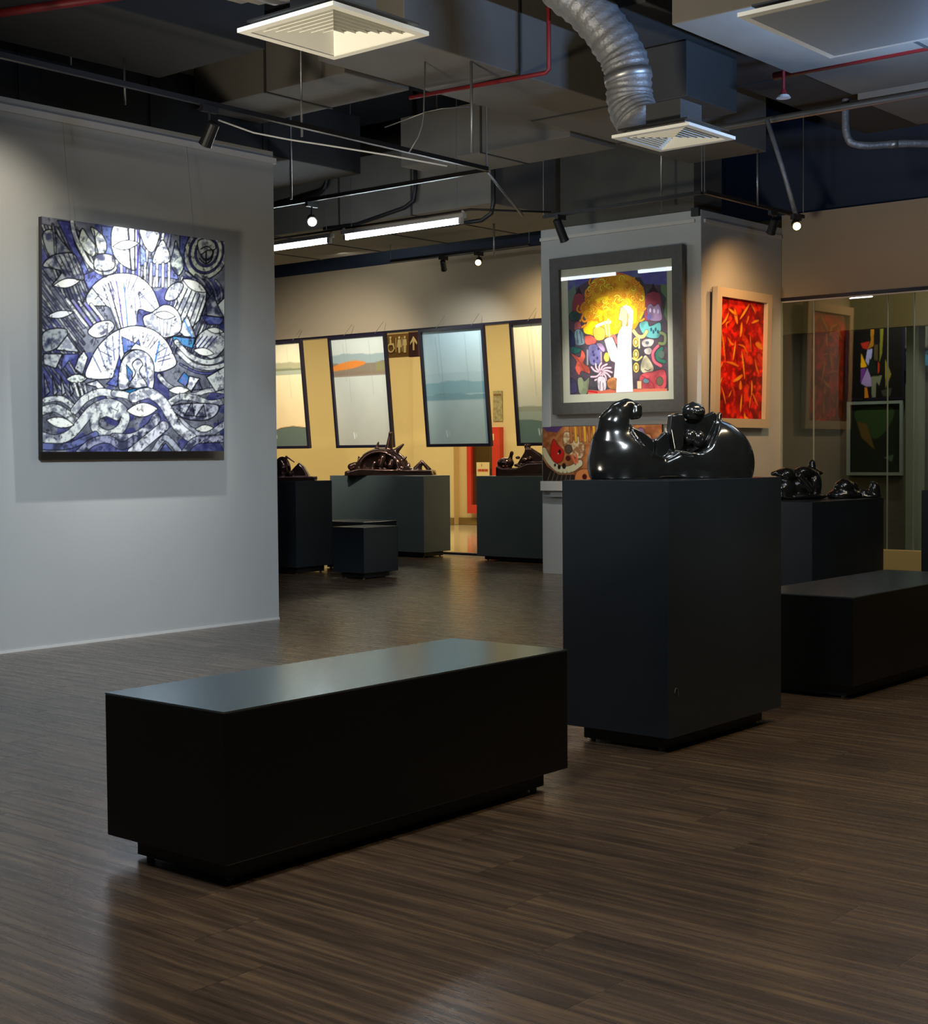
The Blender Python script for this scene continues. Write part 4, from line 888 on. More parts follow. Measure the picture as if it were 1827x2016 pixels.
for x, y in ((330, 660), (400, 800), (360, 880), (1290, 640), (1260, 800), (460, 420), (1250, 330), (1190, 250), (520, 260)):
    p.line([(x-40, y-40), (x-60, y+20), (x-20, y+60), (x+30, y+30)], (0.97, 0.62, 0.12), 24, True, out=(0.6, 0.3, 0.1), ow=4)
# side motifs
def blob(P, c, m2=None): p.poly(P, c, DK, 5, ((12, 12), m2 or tuple(v*0.72 for v in c), 3, 0.3), True)
blob([(160, 740), (230, 700), (300, 740), (290, 830), (200, 840), (150, 800)], (0.25, 0.42, 0.38)); blob([(230, 880), (290, 850), (330, 900), (310, 980), (230, 980)], (0.75, 0.40, 0.42)); blob([(230, 1010), (300, 970), (370, 1060), (380, 1190), (240, 1200)], (0.50, 0.60, 0.65)); p.line([(260, 1000), (280, 1180)], DK, 8); p.line([(310, 1000), (340, 1180)], DK, 8)
blob([(380, 1080), (480, 1070), (560, 1140), (520, 1200), (400, 1200)], (0.92, 0.42, 0.36)); blob([(140, 980), (220, 1060), (230, 1220), (140, 1210)], (0.16, 0.20, 0.34)); blob([(440, 1230), (600, 1220), (640, 1380), (610, 1500), (460, 1490)], (0.52, 0.50, 0.72))
for k in range(5): p.oval((490+rg.random()*110, 1270+k*46), 16, 22, (0.25, 0.22, 0.42))
blob([(560, 1190), (640, 1190), (690, 1280), (660, 1320), (600, 1260)], (0.74, 0.62, 0.78)); p.line([(420, 1290), (420, 1500)], (0.66, 0.64, 0.66), 24); p.line([(630, 1320), (632, 1500)], (0.86, 0.66, 0.66), 18)
blob([(170, 1330), (300, 1390), (330, 1280), (390, 1370), (360, 1480), (440, 1540), (450, 1640), (330, 1600), (290, 1660), (230, 1560), (250, 1450)], (0.92, 0.42, 0.34)); p.line([(220, 1370), (300, 1460), (380, 1600)], (0.6, 0.2, 0.2), 10, True)
blob([(190, 1230), (330, 1270), (260, 1340), (180, 1310)], (0.18, 0.45, 0.42)); blob([(690, 1330), (740, 1340), (750, 1440), (700, 1470), (665, 1410)], (0.90, 0.82, 0.36))
blob([(270, 1710), (330, 1690), (370, 1750), (440, 1690), (440, 1800), (400, 1940), (300, 1940), (270, 1820)], (0.62, 0.66, 0.52)); blob([(150, 1700), (240, 1760), (260, 1900), (150, 1920)], (0.30, 0.27, 0.42))
for k in range(11):
    a = -2.9+k*0.52; p.line([(620, 1620), (620+90*math.cos(a), 1620+80*math.sin(a)), (620+170*math.cos(a+0.35), 1620+140*math.sin(a+0.35))], (0.93, 0.84, 0.88), 22, True, out=(0.5, 0.25, 0.36), ow=5)
blob([(570, 1700), (680, 1700), (700, 1850), (650, 1920), (580, 1880)], (0.94, 0.88, 0.92)); p.line([(610, 1760), (600, 1900)], DK, 8); p.line([(650, 1780), (660, 1900)], DK, 8)
p.poly([(420, 1880), (620, 1900), (840, 1860), (840, 1940), (420, 1945)], (0.86, 0.45, 0.35)); p.line([(430, 1900), (560, 1920)], (0.85, 0.1, 0.2), 22); blob([(720, 1740), (840, 1700), (850, 1880), (730, 1850)], (0.93, 0.62, 0.38))
blob([(1340, 640), (1400, 600), (1450, 640), (1520, 600), (1560, 720), (1560, 850), (1400, 860), (1350, 780)], (0.66, 0.54, 0.70)); 
for k in range(3): p.oval((1390+k*60, 700+10*k), 14, 34, (0.85, 0.8, 0.9))
p.oval((1370, 800), 34, 46, (0.38, 0.36, 0.62)); blob([(1220, 900), (1340, 860), (1380, 940), (1540, 890), (1530, 1100), (1380, 1120), (1260, 1040)], (0.42, 0.72, 0.72))
for k in range(4): p.oval((1400+k*34, 990+(k % 2)*36), 15, 30, (0.14, 0.34, 0.40))
p.line([(1130, 1010), (1200, 1090), (1280, 1090), (1330, 1020)], (0.98, 0.84, 0.50), 46, True, out=DK, ow=4); p.line([(1540, 1040), (1610, 1080), (1600, 1200), (1520, 1200)], (0.50, 0.56, 0.38), 40, True, out=DK, ow=4)
p.line([(1210, 1100), (1212, 1260)], (0.92, 0.84, 0.62), 26); blob([(1250, 1170), (1330, 1130), (1440, 1150), (1400, 1240), (1280, 1250)], (0.86, 0.82, 0.80)); p.oval((1335, 1190), 30, 26, (0.4, 0.4, 0.44)); blob([(1290, 1290), (1370, 1260), (1410, 1310), (1370, 1370), (1300, 1350)], (0.86, 0.80, 0.78)); blob([(1320, 1380), (1430, 1560), (1380, 1650), (1260, 1640), (1225, 1560), (1260, 1430)], (0.84, 0.80, 0.68)); p.line([(1290, 1590), (1340, 1610), (1380, 1590)], DK, 8, True)
p.line([(1500, 1240), (1420, 1340), (1440, 1470), (1540, 1540)], (0.90, 0.42, 0.50), 40, True, out=DK, ow=4); p.line([(1560, 1280), (1490, 1340), (1500, 1440), (1600, 1480)], (0.22, 0.48, 0.40), 44, True, out=DK, ow=4); p.oval((1550, 1370), 46, 60, (0.38, 0.45, 0.42))
for y in (1180, 1360, 1560):
    for r, c in ((62, (0.95, 0.86, 0.40)), (42, (0.80, 0.62, 0.26)), (30, (0.97, 0.90, 0.55))): p.oval((1160, y), r*0.75, r*1.25, c, 0, DK, 3)
p.line([(1110, 1420), (1180, 1450), (1250, 1400)], (0.95, 0.86, 0.50), 22, True)
blob([(1220, 1680), (1420, 1620), (1600, 1610), (1610, 1860), (1440, 1900), (1240, 1880)], (0.88, 0.36, 0.40)); p.oval((1520, 1770), 52, 70, (0.45, 0.42, 0.34), 0, DK, 4); p.oval((1310, 1760), 50, 40, (0.40, 0.56, 0.62), 0, DK, 4); p.line([(1240, 1680), (1400, 1790), (1440, 1900)], (0.65, 0.15, 0.22), 10, True)
p.poly([(1110, 1880), (1630, 1880), (1630, 1925), (1110, 1930)], (0.90, 0.50, 0.40)); p.poly([(1170, 1760), (1240, 1760), (1240, 1880), (1170, 1880)], (0.95, 0.80, 0.62), DK, 4)
# instrument, hand, face and robe
p.poly([(520, 960), (600, 930), (690, 980), (680, 1120), (560, 1140), (510, 1040)], (0.95, 0.70, 0.30), DK, 5, None, True); p.line([(560, 930), (690, 880), (770, 870)], (0.98, 0.95, 0.85), 40, True); p.line([(690, 880), (720, 1060)], (0.96, 0.72, 0.55), 30); p.line([(740, 830), (760, 1080)], (0.96, 0.72, 0.55), 30)
p.line([(790, 1090), (830, 1080), (870, 1180)], (0.90, 0.42, 0.40), 36, True)
p.poly([(895, 840), (930, 650), (1000, 640), (1040, 720), (1040, 860), (1010, 960), (950, 960), (950, 860)], (0.93, 0.66, 0.55), DK, 4)
RB = (0.99, 0.99, 0.99)
p.poly([(680, 1140), (730, 1105), (800, 1100), (830, 1160), (878, 1290), (880, 1100), (910, 1000), (960, 930), (1040, 940), (1060, 780), (1020, 690), (960, 640), (1010, 615), (1080, 640), (1130, 700), (1125, 830), (1100, 1010), (1090, 1300), (1110, 1925), (845, 1930), (860, 1720), (815, 1700), (840, 1480), (780, 1450), (740, 1350)], RB, (0.55, 0.42, 0.36), 5)
p.line([(878, 1290), (862, 1480)], (0.85, 0.85, 0.86), 5); p.line([(815, 1700), (900, 1715), (960, 1735)], (0.86, 0.86, 0.87), 5, True)
wall_frame('framed_painting', 'large grey framed painting of a white robed figure with golden hair, on the column', (12.935, 8.79, 2.615), -PI/2, math.radians(1.4), 1.27, 1.28, p, 0.125, 0.05, M['frame_grey'], 0.085, True)
tag(box('backing_board', (12.978, 7.99, 1.635), (12.9895, 9.72, 3.36), M['trim']), 'pale backing board behind the grey framed painting on the column', 'board')

# --- 3: red painting on the side of the column
p = Pic(120, 190, [(135, 150), (750, 230), (745, 1780), (110, 1760)], (0.80, 0.10, 0.04))
n1 = p.noise(4, 7)[..., None]; n2 = p.noise(11, 18)[..., None]; n3 = p.noise(24, 40)[..., None]
p.a[:] = np.clip(np.array([0.62, 0.05, 0.03])*(0.45+n1*0.9)+np.clip(n2-0.45, 0, 1)*np.array([1.6, 0.35, 0.05])+(n3-0.5)*0.22, 0, 1)
rg = random.Random(4)
for k in range(60):
    x, y = 130+rg.random()*610, 180+rg.random()*1560; a = rg.uniform(-0.6, 0.6)+PI/2; L = 40+rg.random()*120
    p.line([(x, y), (x+L*math.cos(a), y+L*math.sin(a))], rg.choice([(0.9, 0.16, 0.06), (0.5, 0.03, 0.03), (0.95, 0.30, 0.10), (0.35, 0.02, 0.02), (0.85, 0.12, 0.05)]), 20+rg.random()*40, alpha=0.6)
STK = [((190, 610), (215, 760), (240, 990), 22), ((270, 680), (320, 760), (350, 770), 22), ((375, 740), (360, 860), (345, 970), 24), ((360, 320), (375, 400), (395, 490), 40), ((430, 440), (490, 350), (550, 250), 28), ((280, 310), (320, 340), (370, 380), 24), ((190, 510), (240, 450), (275, 370), 24), ((455, 490), (450, 580), (440, 660), 34), ((460, 860), (480, 1000), (505, 1220), 24), ((410, 770), (490, 800), (545, 900), 18), ((250, 1000), (340, 1020), (420, 1060), 22), ((350, 1260), (420, 1220), (470, 1180), 34), ((450, 1260), (450, 1340), (455, 1330), 40), ((590, 490), (630, 470), (680, 455), 24), ((570, 240), (610, 300), (640, 360), 18), ((520, 500), (540, 430), (545, 400), 20), ((640, 960), (665, 1080), (700, 1160), 20), ((600, 1250), (605, 1340), (600, 1460), 24), ((600, 1440), (585, 1520), (575, 1620), 16), ((600, 1400), (650, 1500), (690, 1590), 18), ((470, 1440), (460, 1560), (455, 1670), 24), ((190, 1330), (225, 1440), (250, 1560), 18), ((140, 1330), (180, 1260), (200, 1210), 20), ((330, 1380), (310, 1430), (290, 1470), 16), ((650, 760), (690, 780), (730, 820), 50), ((510, 1700), (520, 1750), (560, 1770), 30), ((170, 1090), (195, 1040), (210, 1000), 14), ((570, 640), (575, 720), (590, 870), 14), ((260, 560), (250, 500), (300, 470), 16)]
for a, b, c, wd in STK:
    p.line([(a[0]+8, a[1]+12), (b[0]+10, b[1]+12), (c[0]+8, c[1]+12)], (0.35, 0.02, 0.02), wd*0.8, True, alpha=0.45)
    q = p.curve([a, b, c], n=5); L = len(q)
    for i in range(L-1):
        f = math.sin(PI*(i+0.7)/L); p.line([q[i], q[i+1]], (0.94, 0.34+0.2*f, 0.10), wd*(0.35+0.65*f), alpha=0.75)
        if wd > 22: p.line([q[i], q[i+1]], (0.98, 0.62+0.2*f, 0.12), wd*0.5*f, alpha=0.8)
wall_frame('framed_painting', 'tall red abstract painting in a cream frame on the side of the column', (13.70, 7.745, 2.315), 0, math.radians(1.5), 0.97, 1.25, p, 0.095, 0.05, M['frame_white'])

# --- 4: unframed painting low on the column, partly behind the black sculpture
p = Pic(250, 95, [(0, 0), (1530, 0), (1530, 580), (0, 580)], (0.62, 0.38, 0.20))
n1 = p.noise(10, 5)[..., None]; n2 = p.noise(30, 12)[..., None]
p.a[:] = np.array([0.66, 0.40, 0.22])+(n1-0.5)*np.array([0.5, 0.45, 0.3])+(n2-0.5)*0.2
DK = (0.10, 0.06, 0.05)
p.poly([(0, 0), (280, 0), (200, 60), (60, 50)], (0.33, 0.22, 0.40)); p.poly([(0, 330), (70, 420), (220, 500), (420, 500), (480, 580), (0, 580)], (0.16, 0.11, 0.09), DK, 4)
p.line([(20, 250), (90, 350), (220, 440), (380, 440), (500, 380)], (0.84, 0.80, 0.64), 70, True, out=DK, ow=5); p.poly([(300, 60), (470, 100), (560, 200), (520, 330), (380, 300), (290, 200)], (0.84, 0.76, 0.58), DK, 4, ((40, 18), (0.6, 0.4, 0.25), 4, 0.4), True)
p.poly([(150, 130), (210, 190), (290, 260), (270, 350), (190, 380), (120, 330), (110, 240)], (0.78, 0.13, 0.07), DK, 5, None, True); p.oval((232, 262), 20, 26, (0.15, 0.05, 0.05)); p.oval((214, 280), 9, 9, (0.9, 0.8, 0.7)); p.oval((350, 235), 50, 46, (0.36, 0.28, 0.20), 0, DK, 6); p.oval((345, 330), 32, 26, (0.35, 0.06, 0.05), 0, DK, 4)
for x, y, r in ((170, 400, 14), (225, 420, 20), (290, 410, 26), (420, 330, 18), (440, 380, 16)): p.oval((x, y), r, r*1.2, (0.12, 0.08, 0.07))
p.line([(400, 300), (440, 380)], (0.86, 0.42, 0.28), 30); p.line([(450, 290), (470, 370)], (0.86, 0.42, 0.28), 24)
for k in range(6): p.line([(60+k*60, 580), (110+k*55, 470)], (0.40, 0.36, 0.30), 10, True)
p.poly([(450, 480), (540, 440), (640, 460), (660, 580), (450, 580)], (0.86, 0.52, 0.28), DK, 4, None, True); p.oval((560, 520), 30, 30, (0.30, 0.04, 0.04)); 
for k in range(8): p.line([(380+k*60, 0), (390+k*60, 150)], (0.86, 0.62, 0.20) if k % 2 else (0.70, 0.42, 0.18), 34, out=DK, ow=4)
for k in range(9): p.oval((760+k*85, 80+(k % 3)*60), 50, 50, [(0.55, 0.40, 0.55), (0.80, 0.50, 0.30), (0.45, 0.35, 0.25)][k % 3], 0, DK, 5); p.oval((740+k*90, 330+(k % 2)*90), 60, 40, [(0.75, 0.35, 0.2), (0.8, 0.65, 0.35)][k % 2], 0.4, DK, 5)
wall_frame('painting', 'wide unframed ochre painting with a red drop, low on the column behind the black sculpture', (12.988, 9.03, 1.325), -PI/2, 0, 1.56, 0.61, p, 0, 0, None, canvas_d=0.03)

# --- hanging landscapes in front of the far glass
def landscape(kind):
    p = Pic(80, 120, [(0, 0), (100, 0), (100, 150), (0, 150)], (0.62, 0.68, 0.70))
    yy = np.linspace(0, 1, p.H)[:, None, None]; n = p.noise(3, 3)[..., None]
    cols = {0: ((0.78, 0.78, 0.72), (0.90, 0.80, 0.62)), 1: ((0.76, 0.80, 0.80), (0.68, 0.68, 0.64)), 2: ((0.74, 0.83, 0.85), (0.68, 0.76, 0.76)), 3: ((0.95, 0.92, 0.84), (0.70, 0.74, 0.70))}[kind]
    p.a[:] = np.array(cols[0])*(1-yy)+np.array(cols[1])*yy+(n-0.5)*0.05
    def ridge(y, amp, c, y2, seed, al=1.0):
        r = random.Random(seed); pts = [(x, y+amp*math.sin(x*0.06+seed)+amp*0.4*math.sin(x*0.21+seed*2)+r.uniform(-.3, .3)) for x in range(-2, 105, 4)]
        p.poly(pts+[(104, y2), (-2, y2)], c, alpha=al)
    if kind == 0: ridge(29, 1.0, (0.55, 0.57, 0.48), 40, 1, .8); ridge(37, 0.6, (0.40, 0.44, 0.36), 40, 2, .8); p.poly([(-2, 40), (104, 40), (104, 46), (-2, 46)], (0.58, 0.62, 0.58)); p.poly([(-2, 135), (20, 130), (45, 123), (70, 121), (104, 124), (104, 152), (-2, 152)], (0.36, 0.42, 0.40), (0.3, 0.2, 0.1), 0.8)
    if kind == 1: ridge(23, 1.2, (0.55, 0.62, 0.64), 48, 3, .9); ridge(36, 1.6, (0.50, 0.46, 0.40), 52, 5); p.poly([(-2, 40), (20, 34), (45, 32), (62, 36), (40, 42), (-2, 45)], (0.82, 0.50, 0.22), None, 0, None, True); ridge(47, 0.8, (0.50, 0.44, 0.38), 54, 6, .8); p.poly([(80, 36), (104, 36), (104, 48), (80, 48)], (0.52, 0.52, 0.34), alpha=.6)
    if kind == 2: ridge(56, 0.8, (0.66, 0.76, 0.78), 72, 7, .6); ridge(68, 1.4, (0.50, 0.66, 0.70), 84, 8, .8); ridge(84, 1.2, (0.42, 0.58, 0.62), 92, 9, .7)
    if kind == 3: ridge(104, 1.0, (0.55, 0.58, 0.52), 110, 10, .8); p.poly([(-2, 110), (104, 110), (104, 122), (-2, 122)], (0.62, 0.68, 0.64)); p.poly([(-2, 121), (20, 121), (45, 124), (70, 130), (104, 134), (104, 152), (-2, 152)], (0.40, 0.50, 0.48), (0.3, 0.36, 0.34), 0.8)
    for x, a, b in ((22, 8, 60), (28, 2, 90), (70, 6, 80)): p.line([(x, a), (x+2, b)], (0.52, 0.56, 0.56), 0.5, alpha=.5)
    p.line([(30, 132), (31, 140)], (0.88, 0.94, 0.94), 1.4); p.line([(34, 133), (34.5, 138)], (0.8, 0.88, 0.88), 1)
    return p
HL = ['black framed misty landscape with a grey hill at the bottom, cut off by the end of the wall', 'black framed landscape with an orange ridge, left of the restroom sign',
      'black framed pale blue misty lake landscape, right of the restroom sign', 'black framed landscape with a bright sky, half hidden by the column']
for k, (y, wd) in enumerate(((15.71, 1.07), (14.08, 1.09), (12.37, 1.10), (10.85, 1.08))):
    o = wall_frame('framed_landscape', HL[k], (14.47, y, 2.21), -PI/2, math.radians(5.5), wd-0.07, 1.48, landscape(k), 0.038, 0.035, M['frame_black'], group=None)
    for s in (-0.3, 0.3):
        MB().tube([(s, 0.005, 0.75), (s, 0.225, 0.93)], 0.003, 5).build('hanging_wire', M['metal'], o)

# --- cubist painting and blue picture in the dim shop behind the right glass
p = Pic(90, 110, [(560, 120), (1520, 120), (1520, 1390), (760-200, 1390)], (0.05, 0.04, 0.03))
for P, c in (([(940, 200), (1030, 200), (1010, 700), (900, 740), (960, 620)], (0.62, 0.42, 0.06)), ([(1130, 200), (1200, 200), (1160, 800), (1110, 930)], (0.45, 0.45, 0.10)), ([(780, 650), (940, 630), (900, 740), (820, 720)], (0.70, 0.16, 0.08)), ([(790, 780), (900, 970), (785, 975)], (0.98, 0.75, 0.05)),
             ([(900, 740), (990, 730), (980, 830), (930, 960), (865, 890)], (0.66, 0.66, 0.86)), ([(785, 990), (880, 985), (820, 1150), (780, 1180)], (0.50, 0.25, 0.62)), ([(900, 980), (970, 1120), (990, 1230), (890, 1235), (790, 1190)], (0.70, 0.60, 0.84)), ([(855, 1240), (900, 1250), (930, 1390), (850, 1390)], (0.90, 0.55, 0.10)),
             ([(1020, 680), (1090, 680), (1090, 900), (1020, 880)], (0.30, 0.26, 0.14)), ([(940, 860), (1030, 900), (1080, 1060), (960, 1060), (920, 980)], (0.08, 0.12, 0.09)), ([(1080, 900), (1120, 940), (1110, 1060), (1080, 1060)], (0.70, 0.22, 0.08)), ([(970, 1100), (1160, 1090), (1110, 1230), (1060, 1170), (1050, 1380), (980, 1380)], (0.50, 0.52, 0.42)), ([(1210, 870), (1320, 1080), (1280, 1160), (1215, 1270)], (0.55, 0.50, 0.14)), ([(1140, 1290), (1330, 1260), (1300, 1370), (1180, 1370)], (0.25, 0.27, 0.22))):
    p.poly(P, c)
wall_frame('framed_painting', 'dark cubist painting with yellow, lavender and orange shapes seen through the right glass', (18.24, 8.30, 2.66), -PI/2, 0, 0.76, 1.25, p, 0.03, 0.03, M['frame_black'])
p = Pic(60, 30, [(0, 0), (60, 0), (60, 30), (0, 30)], (0.05, 0.12, 0.14)); p.poly([(0, 0), (60, 0), (60, 6), (0, 8)], (0.10, 0.36, 0.42)); p.poly([(14, 8), (40, 12), (60, 10), (60, 30), (14, 24)], (0.20, 0.55, 0.70))
wall_frame('framed_picture', 'small bright blue picture at the right edge seen through the glass', (18.24, 7.50, 2.52), -PI/2, 0, 0.76, 0.26, p, 0.015, 0.02, M['frame_black'], cat='picture')
p = Pic(60, 90, [(0, 0), (60, 0), (60, 90), (0, 90)], (0.10, 0.14, 0.09)); p.poly([(8, 8), (50, 6), (46, 30), (30, 46), (12, 30)], (0.20, 0.30, 0.14), smooth=True); p.poly([(8, 22), (20, 26), (30, 60), (14, 44)], (0.40, 0.32, 0.14)); p.poly([(40, 70), (52, 66), (50, 76)], (0.3, 0.4, 0.3))
wall_frame('framed_painting', 'dim green painting under the cubist one behind the right glass', (18.24, 8.30, 1.50), -PI/2, 0, 0.7, 0.9, p, 0.04, 0.03, M['green_trim'])

# ================================================================ SCULPTURES
def sculpture(name, label, F, lo, hi, h, m, loc, rz, scale=1.0, group=None):
    V, Q = surface_net(F, lo, hi, h)
    me = np_mesh(name, V*scale, Q); o = link(name, me, m); o.location = loc; o.rotation_euler = (0, 0, rz)
    return tag(o, label, 'sculpture', group)

# 1: the big black one; modelled in tracing units (x right, z up, y away), 2055 units = 1 m
def big(X, Y, Z):
    x = X; z = 840-Z                                    # z as traced: down positive
    def C(pts, rs, k=14): return chain(X, Y, Z, [(a, c, 840-b) for a, b, c in pts], rs, k)
    body = ell(X, Y, Z, (455, 10, 150), (385, 330, 380))
    horn = C([(330, 480, 0), (350, 310, 0), (405, 190, 0), (462, 128, 0), (500, 125, -5)], [215, 172, 118, 66, 50], 40)
    a = smin(body, horn, 60)
    cut = slab2(X, Y, Z, [(a_, 840-b_) for a_, b_ in ((640, -80), (640, 200), (560, 262), (500, 262), (455, 245), (462, 350), (510, 450), (570, 530), (650, 605), (830, 650), (900, 640), (980, 560), (980, -80))], -500, 128, 10)
    a = smax(a, -cut, 14)
    a = smin(a, C([(458, 300, -150), (470, 370, -200), (510, 450, -243), (570, 530, -274), (650, 603, -268), (750, 637, -200), (840, 655, -70)], [10, 15, 16, 16, 16, 15, 12], 8), 8)
    rim = slab2(X, Y, Z, [(440, 840-270), (500, 840-300), (640, 840-375), (785, 840-480), (850, 840-690), (440, 840-690)], 138, 205, 14)
    a = smin(a, rim, 20)
    ball = C([(500, 125, -10), (545, 150, -25), (540, 200, -40), (500, 215, -50)], [44, 52, 54, 40], 20)
    a = smin(a, ball, 12)
    right = ell(X, Y, Z, (1300, 10, 140), (432, 330, 440))
    right = smin(right, slab2(X, Y, Z, [(600, 0), (1150, 0), (1150, 230), (960, 262), (800, 190), (600, 170)], -215, 230, 60), 50)
    cup = slab2(X, Y, Z, [(a_, 840-b_) for a_, b_ in ((880, -80), (880, 548), (930, 575), (1000, 592), (1080, 600), (1150, 590), (1225, 540), (1300, 410), (1350, 300), (1392, 200), (1392, -80))], -500, 92, 10)
    right = smax(right, -cup, 14)
    backw = slab2(X, Y, Z, [(985, 840-250), (1060, 840-270), (1260, 840-215), (1350, 840-178), (1395, 840-230), (1300, 840-430), (1200, 840-600), (960, 840-600)], 90, 210, 25)
    right = smin(right, backw, 20)
    lw = slab2(X, Y, Z, [(885, 840-215), (940, 840-196), (995, 840-205), (1015, 840-260), (1000, 840-520), (960, 840-600), (905, 840-560), (868, 840-350)], -110, 120, 30)
    right = smin(right, lw, 18)
    flap = C([(1385, 215, 20), (1345, 320, -60), (1300, 420, -120), (1228, 545, -190), (1150, 598, -235), (1050, 605, -250), (940, 580, -230)], [26, 24, 22, 20, 18, 17, 16], 14); right = smin(right, flap, 22)
    head = smin(ell(X, Y, Z, (1130, 50, 840-185), (118, 100, 92)), cap(X, Y, Z, (1120, 50, 840-110), (1125, 50, 840-95), 22, 14), 20)
    eye = ell(X, Y, Z, (1165, -60, 840-185), (56, 40, 34)); head = smin(head, eye, 16)
    right = smin(right, head, 14)
    heart = smin(ell(X, Y, Z, (1075, -30, 840-430), (66, 90, 78)), ell(X, Y, Z, (1160, -30, 840-455), (70, 90, 88)), 12)
    right = smin(right, heart, 10)
    v = slab2(X, Y, Z, [(755, 840-465), (850, 840-378), (930, 840-470), (960, 840-650), (755, 840-650)], 40, 170, 14)
    d = smin(a, right, 40); d = smin(d, v, 14)
    # incised line along the rim of the hump
    return np.maximum(d, -Z+0.0)
hh = 11.0
sculpture('abstract_sculpture', 'large glossy black abstract sculpture with a curled horn and a ball, on the tall plinth', big, (40, -370, -8), (1760, 370, 800), hh, M['bronze'],
          (6.0, 3.742, 1.2205), 0, 1/2055)
o = bpy.data.objects['abstract_sculpture']
# centre the model on the plinth and turn it to face the room
for vtx in o.data.vertices: vtx.co.x = (vtx.co.x-905/2055)*1.03; vtx.co.y *= 0.72
o.rotation_euler = (0, 0, math.radians(-40)); o.location.y = 3.762

def spiky(X, Y, Z):                                     # units: 1 px of a x4.94 crop; z0 = 470
    z = lambda q: 470-q
    d = ell(X, Y, Z, (1085, 0, z(420)), (290, 150, 232)); d = smax(d, -ell(X, Y, Z, (1060, -110, z(400)), (200, 120, 170)), 12)
    d = smin(d, slab2(X, Y, Z, [(730, z(430)), (860, z(400)), (1620, z(420)), (1640, z(480)), (700, z(480))], -120, 120, 8), 10)
    for a, b, ra, rb in (((1155, z(220), 0), (1178, z(45), -10), 42, 18), ((1010, z(240), 20), (1045, z(128), 10), 30, 9), ((1215, z(240), -10), (1312, z(155), -20), 36, 12), ((1255, z(360), -40), (1350, z(285), -50), 34, 10), ((850, z(350), 0), (835, z(275), 0), 26, 8),
                         ((900, z(290), 10), (985, z(215), 10), 24, 10), ((1440, z(440), 0), (1500, z(330), 0), 60, 14), ((1500, z(330), 0), (1620, z(460), 0), 16, 26), ((1370, z(430), -30), (1375, z(350), -30), 30, 10), ((760, z(380), -20), (800, z(360), -20), 38, 30), ((1205, z(330), -60), (1190, z(370), -80), 36, 34),
                         ((1110, z(290), -60), (1090, z(370), -80), 34, 26), ((1020, z(340), -60), (1000, z(400), -70), 22, 20), ((1180, z(45), -10), (1180, z(38), -10), 22, 22), ((725, z(445), -60), (760, z(440), -60), 26, 24), ((850, z(410), -60), (900, z(440), -80), 30, 24), ((1270, z(400), -80), (1400, z(420), -60), 26, 28)):
        d = smin(d, cap(X, Y, Z, (a[0], a[2], a[1]), (b[0], b[2], b[1]), ra, rb), 10)
    return np.maximum(d, -Z)
# one crop px here is 1/4.94 photo px; the slate plinth stands where 150 photo px are about a metre
sc_ = 1/4.94/156
o = sculpture('spiky_sculpture', 'shiny spiky shell-like bronze sculpture on the wide slate plinth', spiky, (690, -190, -8), (1660, 190, 450), 9.0, M['bronze_warm'], (14.21, 13.34, 1.0605), math.radians(-60), sc_)
for vtx in o.data.vertices: vtx.co.x -= 1150*sc_

def beast(X, Y, Z):                                     # x10.15 crop
    z = lambda q: 1590-q
    d = slab2(X, Y, Z, [(680, z(1400)), (830, z(1440)), (1100, z(1430)), (1300, z(1340)), (1700, z(1330)), (1760, z(1400)), (1760, z(1600)), (680, z(1600))], -190, 190, 20)
    d = smin(d, ell(X, Y, Z, (850, 0, z(1340)), (170, 130, 110)), 30); d = smin(d, chain(X, Y, Z, [(940, 0, z(1330)), (950, 0, z(1230)), (975, 0, z(1140))], [70, 34, 40], 20), 16)
    d = smin(d, slab2(X, Y, Z, [(1060, z(1400)), (1230, z(1130)), (1250, z(1040)), (1370, z(1040)), (1560, z(1160)), (1680, z(1320)), (1750, z(1430))], -90, 90, 34), 24)
    d = smin(d, ell(X, Y, Z, (1285, -10, z(1015)), (62, 62, 62)), 14); d = smin(d, ell(X, Y, Z, (1330, 40, z(995)), (34, 34, 34)), 10)
    for x, y in ((1110, 1230), (1240, 1290), (1340, 1260), (1080, 1380), (1150, 1390), (1380, 1410), (1500, 1410)): d = smin(d, ell(X, Y, Z, (x, -110, z(y)), (48, 50, 34)), 12)
    return np.maximum(d, -Z)
sc_ = 1/10.15/156
o = sculpture('animal_sculpture', 'brown bronze sculpture like a bird and a seated beast, left of the column', beast, (640, -240, -10), (1800, 240, 680), 15.0, M['bronze_warm'], (14.33, 11.13, 1.0605), math.radians(-60), sc_)
for vtx in o.data.vertices: vtx.co.x -= 1230*sc_

def arch(X, Y, Z):                                      # x6.3 crop
    z = lambda q: 1900-q
    d = slab2(X, Y, Z, [(-150, z(1850)), (450, z(1845)), (450, z(1910)), (-150, z(1910))], -160, 160, 6)
    d = smin(d, slab2(X, Y, Z, [(120, z(1880)), (150, z(1760)), (240, z(1668)), (300, z(1720)), (370, z(1850)), (380, z(1880))], -90, 110, 20), 14)
    d = smin(d, ell(X, Y, Z, (20, 0, z(1760)), (110, 120, 170)), 16); d = smin(d, cap(X, Y, Z, (70, 0, z(1590)), (175, 0, z(1665)), 12, 8), 10); d = smin(d, ell(X, Y, Z, (130, -90, z(1810)), (34, 34, 46)), 10)
    return np.maximum(d, -Z)
sc_ = 1/6.3/178
o = sculpture('arch_sculpture', 'pointed brown bronze sculpture on a dark slab beside the end of the grey wall', arch, (-170, -180, -8), (470, 180, 330), 8.0, M['bronze_warm'], (11.47, 12.22, 1.0505), math.radians(-50), sc_)
for vtx in o.data.vertices: vtx.co.x -= 190*sc_

